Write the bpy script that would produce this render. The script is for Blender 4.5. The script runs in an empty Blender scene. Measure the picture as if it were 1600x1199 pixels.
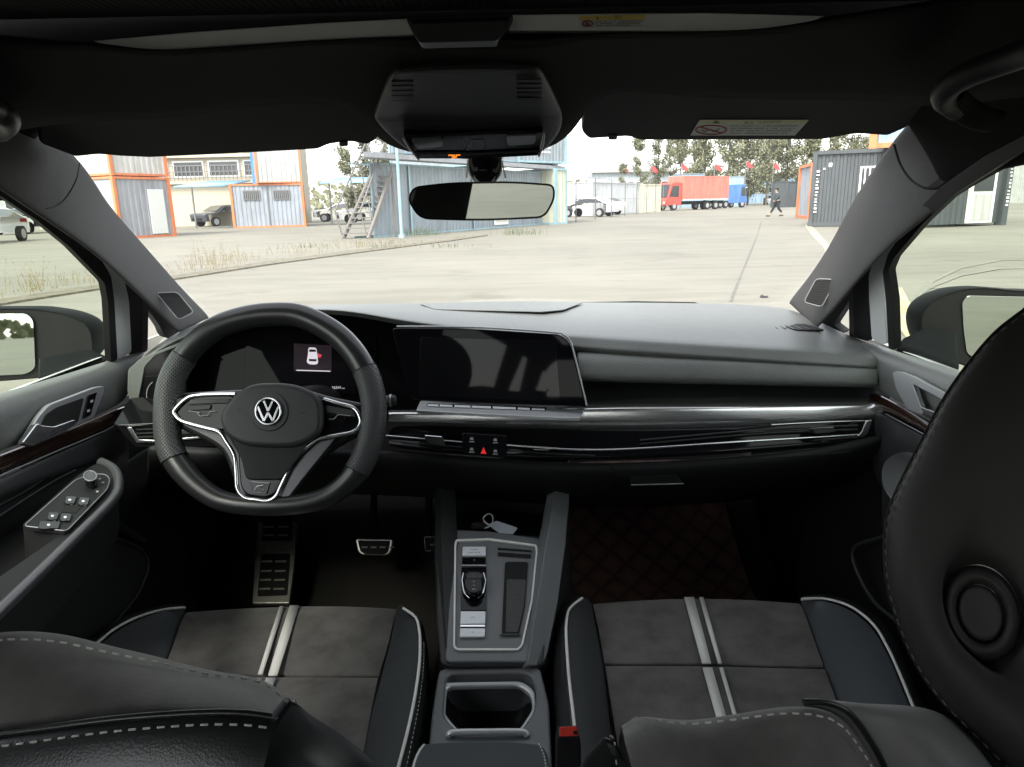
import bpy, bmesh, math, random
from mathutils import Vector, Matrix
random.seed(7)
V = Vector
sc = bpy.context.scene
COL = sc.collection
# ------------------------------------------------------------------ camera
F, CX, CY = 1110.0, 800.0, 599.5
cam_d = bpy.data.cameras.new('camera'); cam = bpy.data.objects.new('camera', cam_d); COL.objects.link(cam)
CAM = V((0.045, 0.0, 1.2))
RC = Matrix.Rotation(math.radians(90 - 14.3), 3, 'X') @ Matrix.Rotation(math.radians(-1.2), 3, 'Z')
cam.matrix_world = Matrix.Translation(CAM) @ RC.to_4x4()
cam_d.sensor_width = 36; cam_d.lens = F / 1600 * 36; cam_d.clip_start = 0.02; cam_d.clip_end = 3000
sc.camera = cam
# ------------------------------------------------------------------ light
w = bpy.data.worlds.new('World'); sc.world = w; w.use_nodes = True
nt = w.node_tree; bg = nt.nodes['Background']
sky = nt.nodes.new('ShaderNodeTexSky'); sky.sky_type = 'NISHITA'; sky.sun_disc = False
SUN_EL, SUN_AZ = 48, 205            # azimuth: degrees clockwise from +Y (car forward)
sky.sun_elevation = math.radians(SUN_EL); sky.sun_rotation = math.radians(SUN_AZ)
sky.air_density = 1.0; sky.dust_density = 1.2; sky.ozone_density = 1.0
hs = nt.nodes.new('ShaderNodeHueSaturation'); hs.inputs['Saturation'].default_value = 0.22
nt.links.new(sky.outputs[0], hs.inputs['Color']); nt.links.new(hs.outputs[0], bg.inputs['Color'])
bg.inputs['Strength'].default_value = 0.15
sl = bpy.data.lights.new('sun', 'SUN'); so = bpy.data.objects.new('sun', sl); COL.objects.link(so)
sl.energy = 1.3; sl.angle = math.radians(20); sl.color = (1, 0.96, 0.88)
el, az = math.radians(SUN_EL), math.radians(SUN_AZ)
so.rotation_euler = V((math.sin(az) * math.cos(el), math.cos(az) * math.cos(el), math.sin(el))).to_track_quat('Z', 'Y').to_euler()
sc.view_settings.view_transform = 'Standard'; sc.view_settings.look = 'None'
sc.view_settings.exposure = 2.12; sc.view_settings.gamma = 1; sc.view_settings.use_curve_mapping = False
sc.cycles.transparent_max_bounces = 24; sc.cycles.max_bounces = 10; sc.cycles.diffuse_bounces = 5; sc.cycles.glossy_bounces = 5
# ------------------------------------------------------------------ helpers
def ray(px, py): return RC @ V(((px - CX) / F, -(py - CY) / F, -1.0))
def P(px, py, Y=None, X=None, Z=None):
    d = ray(px, py)
    if Y is not None: t = (Y - CAM.y) / d.y
    elif X is not None: t = (X - CAM.x) / d.x
    else: t = (Z - CAM.z) / d.z
    return CAM + d * t
class Plane:
    def __init__(s, o, n): s.o = V(o); s.n = V(n).normalized()
    def __call__(s, px, py, off=0.0):
        d = ray(px, py); o = s.o + s.n * off
        return CAM + d * ((o - CAM).dot(s.n) / d.dot(s.n))
def plane3(a, b, c):
    n = (b - a).cross(c - a).normalized()
    if n.dot(CAM - a) < 0: n = -n
    return Plane(a, n)
def rc(pts, r=6, n=4):
    """round the corners of a closed 2D polygon"""
    out = []; m = len(pts)
    for i in range(m):
        p = pts[i]; rr = p[2] if len(p) > 2 else r
        p0 = V(pts[i - 1][:2]); p1 = V(p[:2]); p2 = V(pts[(i + 1) % m][:2])
        a = (p0 - p1); b = (p2 - p1); la, lb = a.length, b.length
        k = min(rr, la * .48, lb * .48)
        if k < .3: out.append(p1[:]); continue
        A = p1 + a / la * k; B = p1 + b / lb * k
        for j in range(n + 1):
            t = j / n; q = A * (1 - t) ** 2 + p1 * 2 * t * (1 - t) + B * t * t; out.append(q[:])
    return out
def cr(pts, n=6, closed=False):
    """Catmull-Rom through points (any dimension)"""
    pts = [V(p) for p in pts]; m = len(pts); out = []
    rng = range(m if closed else m - 1)
    for i in rng:
        if closed: a, b, c, d = pts[i - 1], pts[i], pts[(i + 1) % m], pts[(i + 2) % m]
        else: a, b, c, d = pts[max(i - 1, 0)], pts[i], pts[i + 1], pts[min(i + 2, m - 1)]
        for j in range(n):
            t = j / n
            out.append(.5 * ((2 * b) + (c - a) * t + (2 * a - 5 * b + 4 * c - d) * t * t + (3 * b - a - 3 * c + d) * t ** 3))
    if not closed: out.append(pts[-1])
    return out
def tag(o, label=None, cat=None, group=None, kind=None):
    if label: o['label'] = label
    if cat: o['category'] = cat
    if group: o['group'] = group
    if kind: o['kind'] = kind
    return o
def thing(name, loc, label, cat, group=None):
    o = bpy.data.objects.new(name, None); COL.objects.link(o); o.location = loc; o.empty_display_size = .05
    return tag(o, label, cat, group)
def rootloc(o):
    while o.parent: o = o.parent
    return V(o.location)
def mk(name, vs, fs, mat, parent=None, ang=35, bevel=0, bseg=3, sub=0, solid=0, local=False):
    me = bpy.data.meshes.new(name)
    off = rootloc(parent) if (parent and not local) else V((0, 0, 0))
    me.from_pydata([tuple(V(v) - off) for v in vs], [], fs)
    bm = bmesh.new(); bm.from_mesh(me)
    if not solid: bmesh.ops.recalc_face_normals(bm, faces=bm.faces)
    bm.to_mesh(me); bm.free()
    for p in me.polygons: p.use_smooth = True
    if ang < 180: me.set_sharp_from_angle(angle=math.radians(ang))
    o = bpy.data.objects.new(name, me); COL.objects.link(o)
    if mat: me.materials.append(mat)
    if parent: o.parent = parent
    if solid:
        m = o.modifiers.new('s', 'SOLIDIFY'); m.thickness = solid; m.offset = -1
    if sub:
        m = o.modifiers.new('u', 'SUBSURF'); m.levels = sub; m.render_levels = sub
    if bevel:
        m = o.modifiers.new('b', 'BEVEL'); m.width = bevel; m.segments = bseg; m.limit_method = 'ANGLE'; m.angle_limit = math.radians(40)
        m.use_clamp_overlap = True
    return o
def slab(name, pts, thick, mat, parent=None, bevel=0, bseg=3, away=None, taper=None):
    """planar outline (3D points) given a body behind it, away from the viewer"""
    pts = [V(p) for p in pts]; n = V((0, 0, 0)); c = sum(pts, V((0, 0, 0))) / len(pts)
    for i in range(len(pts)): n += (pts[i - 1] - c).cross(pts[i] - c)
    n.normalize()
    if n.dot(CAM - c) < 0: n = -n
    if away: n = -V(away).normalized()
    k = len(pts); tp = taper or 0
    vs = pts + [p - n * thick + (p - c) * tp for p in pts]
    fs = [list(range(k)), list(range(2 * k - 1, k - 1, -1))] + [[i, (i + 1) % k, k + (i + 1) % k, k + i] for i in range(k)]
    return mk(name, vs, fs, mat, parent, 40, bevel, bseg)
def pslab(name, px, pl, thick, mat, parent=None, bevel=0, off=0.0, r=None, bseg=3, taper=None):
    if r is not None: px = rc(px, r)
    return slab(name, [pl(a[0], a[1], off) for a in px], thick, mat, parent, bevel, bseg, away=-pl.n, taper=taper)
def frame(name, outer, inner, pl, thick, mat, parent=None, bevel=0, off=0.0):
    """ring between two outlines with the same number of points"""
    k = len(outer)
    A = [pl(a[0], a[1], off) for a in outer]; B = [pl(a[0], a[1], off) for a in inner]
    n = pl.n * thick
    vs = A + B + [p - n for p in A] + [p - n for p in B]; fs = []
    for i in range(k):
        j = (i + 1) % k
        fs += [[i, j, k + j, k + i], [2 * k + i, 2 * k + j, 3 * k + j, 3 * k + i], [i, j, 2 * k + j, 2 * k + i], [k + i, k + j, 3 * k + j, 3 * k + i]]
    return mk(name, vs, fs, mat, parent, 40, bevel, 2)
def grow(px, d):
    """offset a closed 2D outline outwards by d pixels (d<0 inwards)"""
    m = len(px); area = sum(px[i - 1][0] * px[i][1] - px[i][0] * px[i - 1][1] for i in range(m)); s = 1 if area > 0 else -1
    out = []
    for i in range(m):
        a = V(px[i - 1][:2]); b = V(px[(i + 1) % m][:2]); t = (b - a)
        if t.length < 1e-6: out.append(px[i][:2]); continue
        t.normalize(); out.append((px[i][0] + t.y * d * s, px[i][1] - t.x * d * s))
    return out
def loft(name, rows, mat, parent=None, sub=2, crease=(), thick=.004, ang=180, n=0, flip=None, bevel=0, closed=False):
    """rows: lists of 3D points with equal count; faces turned to the viewer, thickness behind"""
    rows = [[V(p) for p in r] for r in rows]
    R, C = len(rows), len(rows[0]); vs = [p for r in rows for p in r]; fs = []
    for i in range(R - 1):
        for j in range(C if closed else C - 1):
            j2 = (j + 1) % C
            fs.append([i * C + j, i * C + j2, (i + 1) * C + j2, (i + 1) * C + j])
    s = 0
    for f in fs:
        a, b, c, d = [vs[q] for q in f]; nn = (c - a).cross(d - b); s += nn.dot(CAM - a)
    if (s < 0) != bool(flip): fs = [f[::-1] for f in fs]
    o = mk(name, vs, fs, mat, parent, ang, 0, 3, 0, solid=thick if thick else 1e-9)
    if not thick: o.modifiers.clear()
    if crease:
        me = o.data; at = me.attributes.new('crease_edge', 'FLOAT', 'EDGE')
        for e in me.edges:
            a, b = e.vertices
            if a // C == b // C and (a // C) in crease: at.data[e.index].value = 0.85
    if sub:
        m = o.modifiers.new('u', 'SUBSURF'); m.levels = sub; m.render_levels = sub
    if bevel:
        m = o.modifiers.new('b', 'BEVEL'); m.width = bevel; m.segments = 2; m.limit_method = 'ANGLE'
    return o
def tight(rows, k=.035):
    out = []
    for r in rows:
        r = [V(p) for p in r]; out.append([r[0], r[0].lerp(r[1], k * len(r) * .6)] + r[1:-1] + [r[-1].lerp(r[-2], k * len(r) * .6), r[-1]])
    return out
def R3(pts, Y=None, X=None, Z=None):
    """row of (px,py[,Y]) -> 3D"""
    return [P(p[0], p[1], Y=(p[2] if len(p) > 2 else Y)) if (X is None and Z is None) else P(p[0], p[1], X=X, Z=Z) for p in pts]
def resam(pts, n):
    pts = [V(p) for p in pts]; L = [0]
    for i in range(1, len(pts)): L.append(L[-1] + (pts[i] - pts[i - 1]).length)
    out = []
    for k in range(n):
        t = L[-1] * k / (n - 1); i = 1
        while i < len(L) - 1 and L[i] < t: i += 1
        u = (t - L[i - 1]) / max(L[i] - L[i - 1], 1e-9); out.append(pts[i - 1].lerp(pts[i], min(max(u, 0), 1)))
    return out
def tube(name, pts, r, mat, parent=None, closed=False, seg=12, flat=1.0, up=None, cap=True, join=None, local=False):
    """swept round (or flattened) bar; r number or list; returns object or adds to join=(vs,fs)"""
    pts = [V(p) for p in pts]; m = len(pts); vs, fs = ([], []) if join is None else join
    base = len(vs); prev = None
    for i in range(m):
        if closed: t = pts[(i + 1) % m] - pts[i - 1]
        else: t = pts[min(i + 1, m - 1)] - pts[max(i - 1, 0)]
        t.normalize()
        if up is not None: a = V(up)
        elif prev is None: a = V((0, 0, 1)) if abs(t.z) < .9 else V((0, 1, 0))
        else: a = prev
        a = (a - t * a.dot(t)).normalized(); b = t.cross(a); prev = a
        rr = r[i] if isinstance(r, (list, tuple)) else r
        for k in range(seg):
            q = 2 * math.pi * k / seg
            vs.append(pts[i] + a * math.cos(q) * rr * flat + b * math.sin(q) * rr)
    for i in range(m if closed else m - 1):
        j = (i + 1) % m
        for k in range(seg):
            k2 = (k + 1) % seg
            fs.append([base + i * seg + k, base + i * seg + k2, base + j * seg + k2, base + j * seg + k])
    if not closed and cap:
        fs.append([base + k for k in range(seg)][::-1]); fs.append([base + (m - 1) * seg + k for k in range(seg)])
    if join is None: return mk(name, vs, fs, mat, parent, 50, local=local)
def boxv(c, s, ax=None, join=None):
    """append a box: centre c, half sizes s, axes matrix columns ax"""
    vs, fs = join; b = len(vs); ax = ax or (V((1, 0, 0)), V((0, 1, 0)), V((0, 0, 1)))
    for i in (-1, 1):
        for j in (-1, 1):
            for k in (-1, 1): vs.append(V(c) + ax[0] * s[0] * i + ax[1] * s[1] * j + ax[2] * s[2] * k)
    for f in ((0, 1, 3, 2), (4, 6, 7, 5), (0, 4, 5, 1), (2, 3, 7, 6), (0, 2, 6, 4), (1, 5, 7, 3)): fs.append([b + q for q in f])
def box(name, c, s, mat, parent=None, ax=None, bevel=0, local=False, bseg=2):
    j = ([], []); boxv(c, s, ax, j); return mk(name, j[0], j[1], mat, parent, 40, bevel, bseg, local=local)
def dashes(name, path, mat, parent, L=.006, gap=.004, r=.0008, lift=V((0, 0, 0))):
    """a row of sewn stitches along a 3D path"""
    path = [V(p) for p in path]; tot = sum((path[i] - path[i - 1]).length for i in range(1, len(path)))
    n = max(2, int(tot / (L + gap))); j = ([], []); q = resam(path, n * 4 + 1)
    for i in range(n):
        seg = [q[i * 4], q[i * 4 + 1], q[min(i * 4 + 2, len(q) - 1)]]
        seg = [s + lift for s in seg]; seg[1] = seg[1] + (CAM - seg[1]).normalized() * r * .8
        tube('', seg, r, None, seg=6, join=j)
    return mk(name, j[0], j[1], mat, parent, 60)
def text(name, s, o, right, up, size, mat, parent, depth=.0, align='CENTER', sx=1.0):
    cu = bpy.data.curves.new(name, 'FONT'); cu.body = s; cu.size = 1; cu.align_x = align; cu.align_y = 'CENTER'
    ob = bpy.data.objects.new('tmp', cu); COL.objects.link(ob)
    dg = bpy.context.evaluated_depsgraph_get(); dg.update()
    me = bpy.data.meshes.new_from_object(ob.evaluated_get(dg)); bpy.data.objects.remove(ob)
    right = V(right).normalized(); up = V(up).normalized(); off = rootloc(parent) if parent else V((0, 0, 0))
    for v in me.vertices: v.co = V(o) + right * v.co.x * size * sx + up * v.co.y * size - off
    r = bpy.data.objects.new(name, me); COL.objects.link(r); me.materials.clear(); me.materials.append(mat)
    if parent: r.parent = parent
    return r
def copytree(o, parent=None):
    c = o.copy(); COL.objects.link(c); c.parent = parent
    for ch in o.children: copytree(ch, c)
    return c
# ------------------------------------------------------------------ materials
def mat(name, col, rough=.5, metal=0, spec=.5, bump=0, bscale=200, btype='noise', var=0, vscale=5, emit=None, es=1, coat=0, sheen=0, col2=None, bdist=.001):
    m = bpy.data.materials.new(name); m.use_nodes = True; nt = m.node_tree; b = nt.nodes['Principled BSDF']
    b.inputs['Base Color'].default_value = (*col, 1); b.inputs['Roughness'].default_value = rough; b.inputs['Metallic'].default_value = metal
    b.inputs['Specular IOR Level'].default_value = spec
    if coat: b.inputs['Coat Weight'].default_value = coat; b.inputs['Coat Roughness'].default_value = .04
    if sheen: b.inputs['Sheen Weight'].default_value = sheen; b.inputs['Sheen Roughness'].default_value = .5
    if emit: b.inputs['Emission Color'].default_value = (*emit, 1); b.inputs['Emission Strength'].default_value = es
    tc = nt.nodes.new('ShaderNodeTexCoord')
    if var or col2:
        n = nt.nodes.new('ShaderNodeTexNoise'); n.inputs['Scale'].default_value = vscale; n.inputs['Detail'].default_value = 6; n.inputs['Roughness'].default_value = .62
        nt.links.new(tc.outputs['Object'], n.inputs['Vector'])
        r = nt.nodes.new('ShaderNodeValToRGB'); r.color_ramp.elements[0].position = .3; r.color_ramp.elements[1].position = .7
        c2 = col2 or tuple(min(1, c * (1 + var)) for c in col); c1 = tuple(c * (1 - var) for c in col) if not col2 else col
        r.color_ramp.elements[0].color = (*c1, 1); r.color_ramp.elements[1].color = (*c2, 1)
        nt.links.new(n.outputs['Fac'], r.inputs[0]); nt.links.new(r.outputs[0], b.inputs['Base Color'])
    if bump:
        if btype == 'voronoi':
            n = nt.nodes.new('ShaderNodeTexVoronoi'); n.inputs['Scale'].default_value = bscale; out = n.outputs['Distance']
        else:
            n = nt.nodes.new('ShaderNodeTexNoise'); n.inputs['Scale'].default_value = bscale; n.inputs['Detail'].default_value = 3; out = n.outputs['Fac']
        nt.links.new(tc.outputs['Object'], n.inputs['Vector'])
        bp = nt.nodes.new('ShaderNodeBump'); bp.inputs['Strength'].default_value = bump; bp.inputs['Distance'].default_value = bdist
        nt.links.new(out, bp.inputs['Height']); nt.links.new(bp.outputs[0], b.inputs['Normal'])
    return m
def pattern(m, mode, scale, strength=.6, dark=.35, dist=.001, ax=(0, 2), rot=0):
    """regular weave / perforation / quilt / rib relief driven by object coordinates"""
    nt = m.node_tree; b = nt.nodes['Principled BSDF']; tc = nt.nodes.new('ShaderNodeTexCoord')
    mp = nt.nodes.new('ShaderNodeMapping'); mp.inputs['Scale'].default_value = (scale,) * 3
    mp.inputs['Rotation'].default_value = (0, 0, 0) if not rot else rot
    nt.links.new(tc.outputs['Object'], mp.inputs['Vector'])
    sp = nt.nodes.new('ShaderNodeSeparateXYZ'); nt.links.new(mp.outputs[0], sp.inputs[0])
    def M(op, a, b_=None):
        n = nt.nodes.new('ShaderNodeMath'); n.operation = op
        for i, x in enumerate((a, b_)):
            if x is None: continue
            if isinstance(x, (int, float)): n.inputs[i].default_value = x
            else: nt.links.new(x, n.inputs[i])
        return n.outputs[0]
    u, v = sp.outputs[ax[0]], sp.outputs[ax[1]]
    if mode == 'perf':      # dots in staggered rows
        a = M('SINE', M('MULTIPLY', M('ADD', u, v), 3.14159)); c = M('SINE', M('MULTIPLY', M('SUBTRACT', u, v), 3.14159))
        h = M('ABSOLUTE', M('MULTIPLY', a, c)); h = M('SUBTRACT', 1.0, M('POWER', h, 3.0))
    elif mode == 'quilt':
        a = M('ABSOLUTE', M('SINE', M('MULTIPLY', M('ADD', u, v), 3.14159))); c = M('ABSOLUTE', M('SINE', M('MULTIPLY', M('SUBTRACT', u, v), 3.14159)))
        h = M('POWER', M('MINIMUM', a, c), .35)
    else:                   # ribs
        h = M('ADD', M('MULTIPLY', M('SINE', M('MULTIPLY', u, 6.28318)), .5), .5)
    bp = nt.nodes.new('ShaderNodeBump'); bp.inputs['Strength'].default_value = strength; bp.inputs['Distance'].default_value = dist
    nt.links.new(h, bp.inputs['Height']); nt.links.new(bp.outputs[0], b.inputs['Normal'])
    if dark < 1:
        mx = nt.nodes.new('ShaderNodeMix'); mx.data_type = 'RGBA'; c = b.inputs['Base Color'].default_value[:]
        mx.inputs['A'].default_value = (c[0] * dark, c[1] * dark, c[2] * dark, 1); mx.inputs['B'].default_value = c
        nt.links.new(h, mx.inputs['Factor']); nt.links.new(mx.outputs['Result'], b.inputs['Base Color'])
    return m
def glass(name, tint, refl=.05, edge=.5):
    m = bpy.data.materials.new(name); m.use_nodes = True; nt = m.node_tree; nt.nodes.clear()
    o = nt.nodes.new('ShaderNodeOutputMaterial'); t = nt.nodes.new('ShaderNodeBsdfTransparent'); t.inputs[0].default_value = (*tint, 1)
    g = nt.nodes.new('ShaderNodeBsdfGlossy'); g.inputs['Roughness'].default_value = .01
    lw = nt.nodes.new('ShaderNodeLayerWeight'); lw.inputs['Blend'].default_value = .5
    p = nt.nodes.new('ShaderNodeMath'); p.operation = 'POWER'; p.inputs[1].default_value = 5
    a = nt.nodes.new('ShaderNodeMath'); a.operation = 'MULTIPLY_ADD'; a.inputs[1].default_value = edge; a.inputs[2].default_value = refl
    mx = nt.nodes.new('ShaderNodeMixShader')
    nt.links.new(lw.outputs['Facing'], p.inputs[0]); nt.links.new(p.outputs[0], a.inputs[0]); nt.links.new(a.outputs[0], mx.inputs[0])
    nt.links.new(t.outputs[0], mx.inputs[1]); nt.links.new(g.outputs[0], mx.inputs[2]); nt.links.new(mx.outputs[0], o.inputs[0])
    return m
M_pad = mat('soft_pad', (.12, .126, .122), .45, spec=.4, bump=.5, bscale=420, var=.06, vscale=30)
M_padd = mat('hard_plastic', (.030, .031, .032), .42, spec=.28, bump=.2, bscale=700)
M_lower = mat('lower_plastic', (.012, .012, .013), .55, spec=.2, bump=.2, bscale=700)
M_gloss = mat('piano_black', (.006, .006, .007), .08, spec=.22)
M_decor = pattern(mat('decor_trim_gloss', (.82, .82, .82), .22, .9), 'rib', 260, .10, .85, .0003, ax=(0, 2))
M_screen = mat('screen_glass', (.004, .004, .005), .03, spec=.07)
M_chrome = mat('satin_chrome', (.72, .73, .74), .22, 1)
M_silver = mat('silver_paint', (.35, .36, .37), .35, .6)
M_alu = mat('brushed_steel', (.5, .48, .45), .35, .8, var=.15, vscale=60)
M_lea = mat('black_leather', (.018, .0185, .019), .30, spec=.5, bump=.12, bscale=700, btype='voronoi', bdist=.0006)
M_leag = mat('charcoal_leather', (.06, .066, .072), .5, spec=.3, bump=.2, bscale=600, btype='voronoi', bdist=.0006)
M_perf = pattern(mat('perforated_leather', (.05, .052, .054), .4, spec=.35), 'perf', 190, 1.0, .12, .0008, ax=(0, 2))
M_perf2 = pattern(mat('perforated_seat_leather', (.05, .054, .057), .5, spec=.3), 'perf', 190, .7, .3, .0006, ax=(0, 1))
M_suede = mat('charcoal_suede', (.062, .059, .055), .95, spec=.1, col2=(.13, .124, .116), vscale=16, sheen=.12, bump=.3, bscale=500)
M_stripe = mat('grey_stripe_fabric', (.62, .62, .59), .8, bump=.3, bscale=500)
M_pipe = mat('pale_piping', (.7, .7, .67), .6)
M_thread = mat('pale_thread', (.55, .54, .5), .8)
M_head = mat('headliner_fabric', (.014, .0137, .0134), .95, spec=.08, bump=.2, bscale=800)
M_pill = mat('pillar_fabric', (.08, .078, .077), .9, spec=.15, bump=.3, bscale=700, var=.08, vscale=200)
M_rub = mat('black_rubber', (.010, .010, .010), .6, spec=.2)
M_doorfr = mat('painted_frame', (.55, .57, .57), .4, var=.03, vscale=10)
M_carpet = mat('carpet', (.03, .028, .027), 1, spec=.05, bump=.5, bscale=900)
M_mat = pattern(mat('quilted_mat', (.21, .12, .10), .6), 'quilt', 14, 1.0, .2, .004, ax=(0, 1))
M_white = mat('white_paint', (.78, .79, .8), .25, coat=.6)
M_mcap = mat('mirror_cap_black', (.010, .0115, .012), .6, spec=.04)
M_mirror = mat('mirror_silvering', (.45, .48, .45), .015, 1)
M_label = mat('label_white', (.6, .6, .58), .6); M_labely = mat('label_yellow', (.62, .5, .12), .6); M_lab2 = mat('label_pale_yellow', (.62, .6, .38), .6)
M_ink = mat('label_ink', (.12, .11, .1), .7); M_red = mat('label_red', (.35, .06, .07), .6)
M_beltred = mat('buckle_red', (.75, .05, .035), .4)
M_scrdim = mat('display_dim', (.01, .01, .012), .1, emit=(.02, .012, .016), es=.15)
M_scrw = mat('display_white', (.1, .1, .1), .3, emit=(.85, .8, .9), es=.16)
M_scrr = mat('display_red', (.1, .0, .0), .3, emit=(.7, .02, .05), es=.16)
M_iconred = mat('hazard_red', (.6, .02, .02), .4, emit=(.8, .03, .03), es=.12)
M_icon = mat('icon_grey', (.35, .35, .35), .5); M_iconor = mat('indicator_orange', (.4, .1, .01), .4, emit=(1, .25, .02), es=.8)
M_btn = mat('button_silver', (.68, .70, .74), .5, .2)
M_tray = mat('rubber_tray', (.05, .05, .05), .75, var=.25, vscale=300)
M_strip = mat('sunroof_rail', (.72, .72, .70), .45)
G_front = glass('windscreen_glass', (.98, .98, .95), .025, .35)
G_side = glass('tinted_side_glass', (.74, .79, .69), .008, .12)
G_rear = glass('rear_glass', (.72, .73, .71), .01, .3)
M_lip = mat('silver_ledge', (.55, .56, .58), .3, .4)
M_hrl = mat('headrest_leather', (.026, .0245, .0235), .5, spec=.25, bump=.12, bscale=700, btype='voronoi', bdist=.0006)
M_visor = mat('visor_vinyl', (.045, .044, .043), .8, spec=.2, bump=.2, bscale=800)
M_paper = mat('paper_tag', (.55, .6, .68), .6)
# ================================================================== CAR SHELL
car = thing('cabin_shell', (0, 0, 0), 'dark car cabin shell with grey fabric windscreen pillars and black roof lining', 'car')
# windscreen
_g = G_front.node_tree; _o = [n for n in _g.nodes if n.type == 'OUTPUT_MATERIAL'][0]; _s = _o.inputs[0].links[0].from_socket
_t = _g.nodes.new('ShaderNodeBsdfTranslucent'); _m = _g.nodes.new('ShaderNodeMixShader'); _n = _g.nodes.new('ShaderNodeTexNoise'); _n.inputs['Scale'].default_value = 6; _n.inputs['Detail'].default_value = 8
_k = _g.nodes.new('ShaderNodeMath'); _k.operation = 'MULTIPLY'; _k.inputs[1].default_value = .018     # thin pale veil in the glass, standing in for haze and glare
_g.links.new(_n.outputs['Fac'], _k.inputs[0]); _g.links.new(_k.outputs[0], _m.inputs[0]); _g.links.new(_s, _m.inputs[1]); _g.links.new(_t.outputs[0], _m.inputs[2]); _g.links.new(_m.outputs[0], _o.inputs[0])
wl = R3([(60, 180, .92), (128, 245, 1.06), (170, 315, 1.24), (240, 400, 1.45), (330, 500, 1.72)])
wr = R3([(1445, 150, .94), (1394, 214, 1.06), (1362, 262, 1.2), (1303, 372, 1.42), (1232, 478, 1.72)])
rows = []
for a, b, yc in zip(wl, wr, (.98, 1.14, 1.36, 1.58, 1.86)):
    m = (a + b) / 2; m.y = yc; m.z = a.z + .012
    rows.append([p for p in cr([a, (a * .5 + m * .5) + V((0, (yc - a.y) * .25, 0)), m, (b * .5 + m * .5) + V((0, (yc - a.y) * .25, 0)), b], 3)])
loft('windscreen', rows, G_front, car, sub=1, thick=0)
# bonnet, hidden just below the dashboard line
rows = []
for Y, z, hw in ((1.86, .925, .72), (2.1, .89, .74), (2.5, .82, .74), (2.8, .74, .7), (2.9, .62, .66), (2.92, .3, .66)):
    rows.append([V((hw * u, Y - .06 * abs(u) ** 2, z - .05 * abs(u) ** 3)) for u in (-1, -.8, -.5, 0, .5, .8, 1)])
loft('bonnet', rows, M_white, car, sub=2, thick=.01)
# A pillars
def pillar(pts_glass, pts_in, mid_push, name):
    g = R3(pts_glass); i_ = R3(pts_in); g = resam(g, 9); i_ = resam(i_, 9); rows = []
    for u, k in ((0, 0), (.12, .35), (.35, .8), (.65, 1), (.9, .6), (1, .1)):
        rows.append([a.lerp(b, u) + (CAM - a.lerp(b, u)).normalized() * mid_push * k for a, b in zip(g, i_)])
    rows = [[p + (p - CAM).normalized() * .03 for p in rows[0]]] + rows
    return loft(name, rows, M_pill, car, sub=2, thick=.008)
pillar([(40, 180, .94), (128, 247, 1.06), (165, 315, 1.22), (200, 355, 1.33), (240, 400, 1.43), (290, 458, 1.55), (330, 497, 1.64)],
       [(-60, 255, .78), (60, 336, .92), (125, 375, 1.0), (175, 416, 1.12), (219, 459, 1.24), (250, 490, 1.34), (281, 522, 1.42)], .018, 'windscreen_pillar')
pillar([(1420, 190, .98), (1394, 222, 1.06), (1362, 268, 1.2), (1331, 314, 1.3), (1303, 372, 1.42), (1269, 428, 1.52), (1230, 474, 1.64)],
       [(1660, 225, .82), (1500, 296, .93), (1400, 372, 1.0), (1368, 404, 1.08), (1340, 435, 1.16), (1318, 463, 1.24), (1272, 516, 1.4)], .018, 'windscreen_pillar')
# seams between roof lining and pillar cover
tube('pillar_seam', [p + (CAM - p).normalized() * .022 for p in cr(R3([(124, 255, 1.02), (120, 278, 1.01), (108, 302, 1.0), (92, 320, .98), (72, 326, .95)]), 6)], .0009, M_rub, car)
tube('pillar_seam', [p + (CAM - p).normalized() * .022 for p in cr(R3([(1397, 225, 1.02), (1406, 255, 1.02), (1422, 280, 1.0), (1445, 294, .97), (1472, 294, .95)]), 6)], .0015, M_rub, car)
# tweeters
def tweeter(q, Y, nrm):
    pl = Plane(P(sum(a[0] for a in q) / 4, sum(a[1] for a in q) / 4, Y=Y - .035), nrm)
    t = pslab('tweeter_grille', q, pl, .006, mat('grille_cloth', (.05, .05, .05), .8) if 'grille_cloth' not in bpy.data.materials else bpy.data.materials['grille_cloth'], car, .0015, r=6)
    o = rc(q, 6); tube('tweeter_rim', [pl(a[0], a[1], .001) for a in o], .0009, M_silver, t, closed=True)
    j = ([], []); pa, pb, pc, pd = [V(a[:2]) for a in q]
    for k in range(1, 15):
        u = k / 15; a = pa.lerp(pd, u); b = pb.lerp(pc, u); a, b = a.lerp(b, .08), a.lerp(b, .92)
        tube('', [pl(*(a.lerp(b, s) + V((0, math.sin(s * 6.3) * 1.2))), .0004) for s in (0, .25, .5, .75, 1)], .0007, None, seg=5, join=j)
    mk('grille_ribs', j[0], j[1], M_padd, t)
tweeter([(244, 458), (277, 457), (303, 488), (279, 500)], 1.385, (.45, -.8, .35))
tweeter([(1275, 436), (1307, 437), (1284, 480), (1256, 472)], 1.375, (-.45, -.8, .35))
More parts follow.
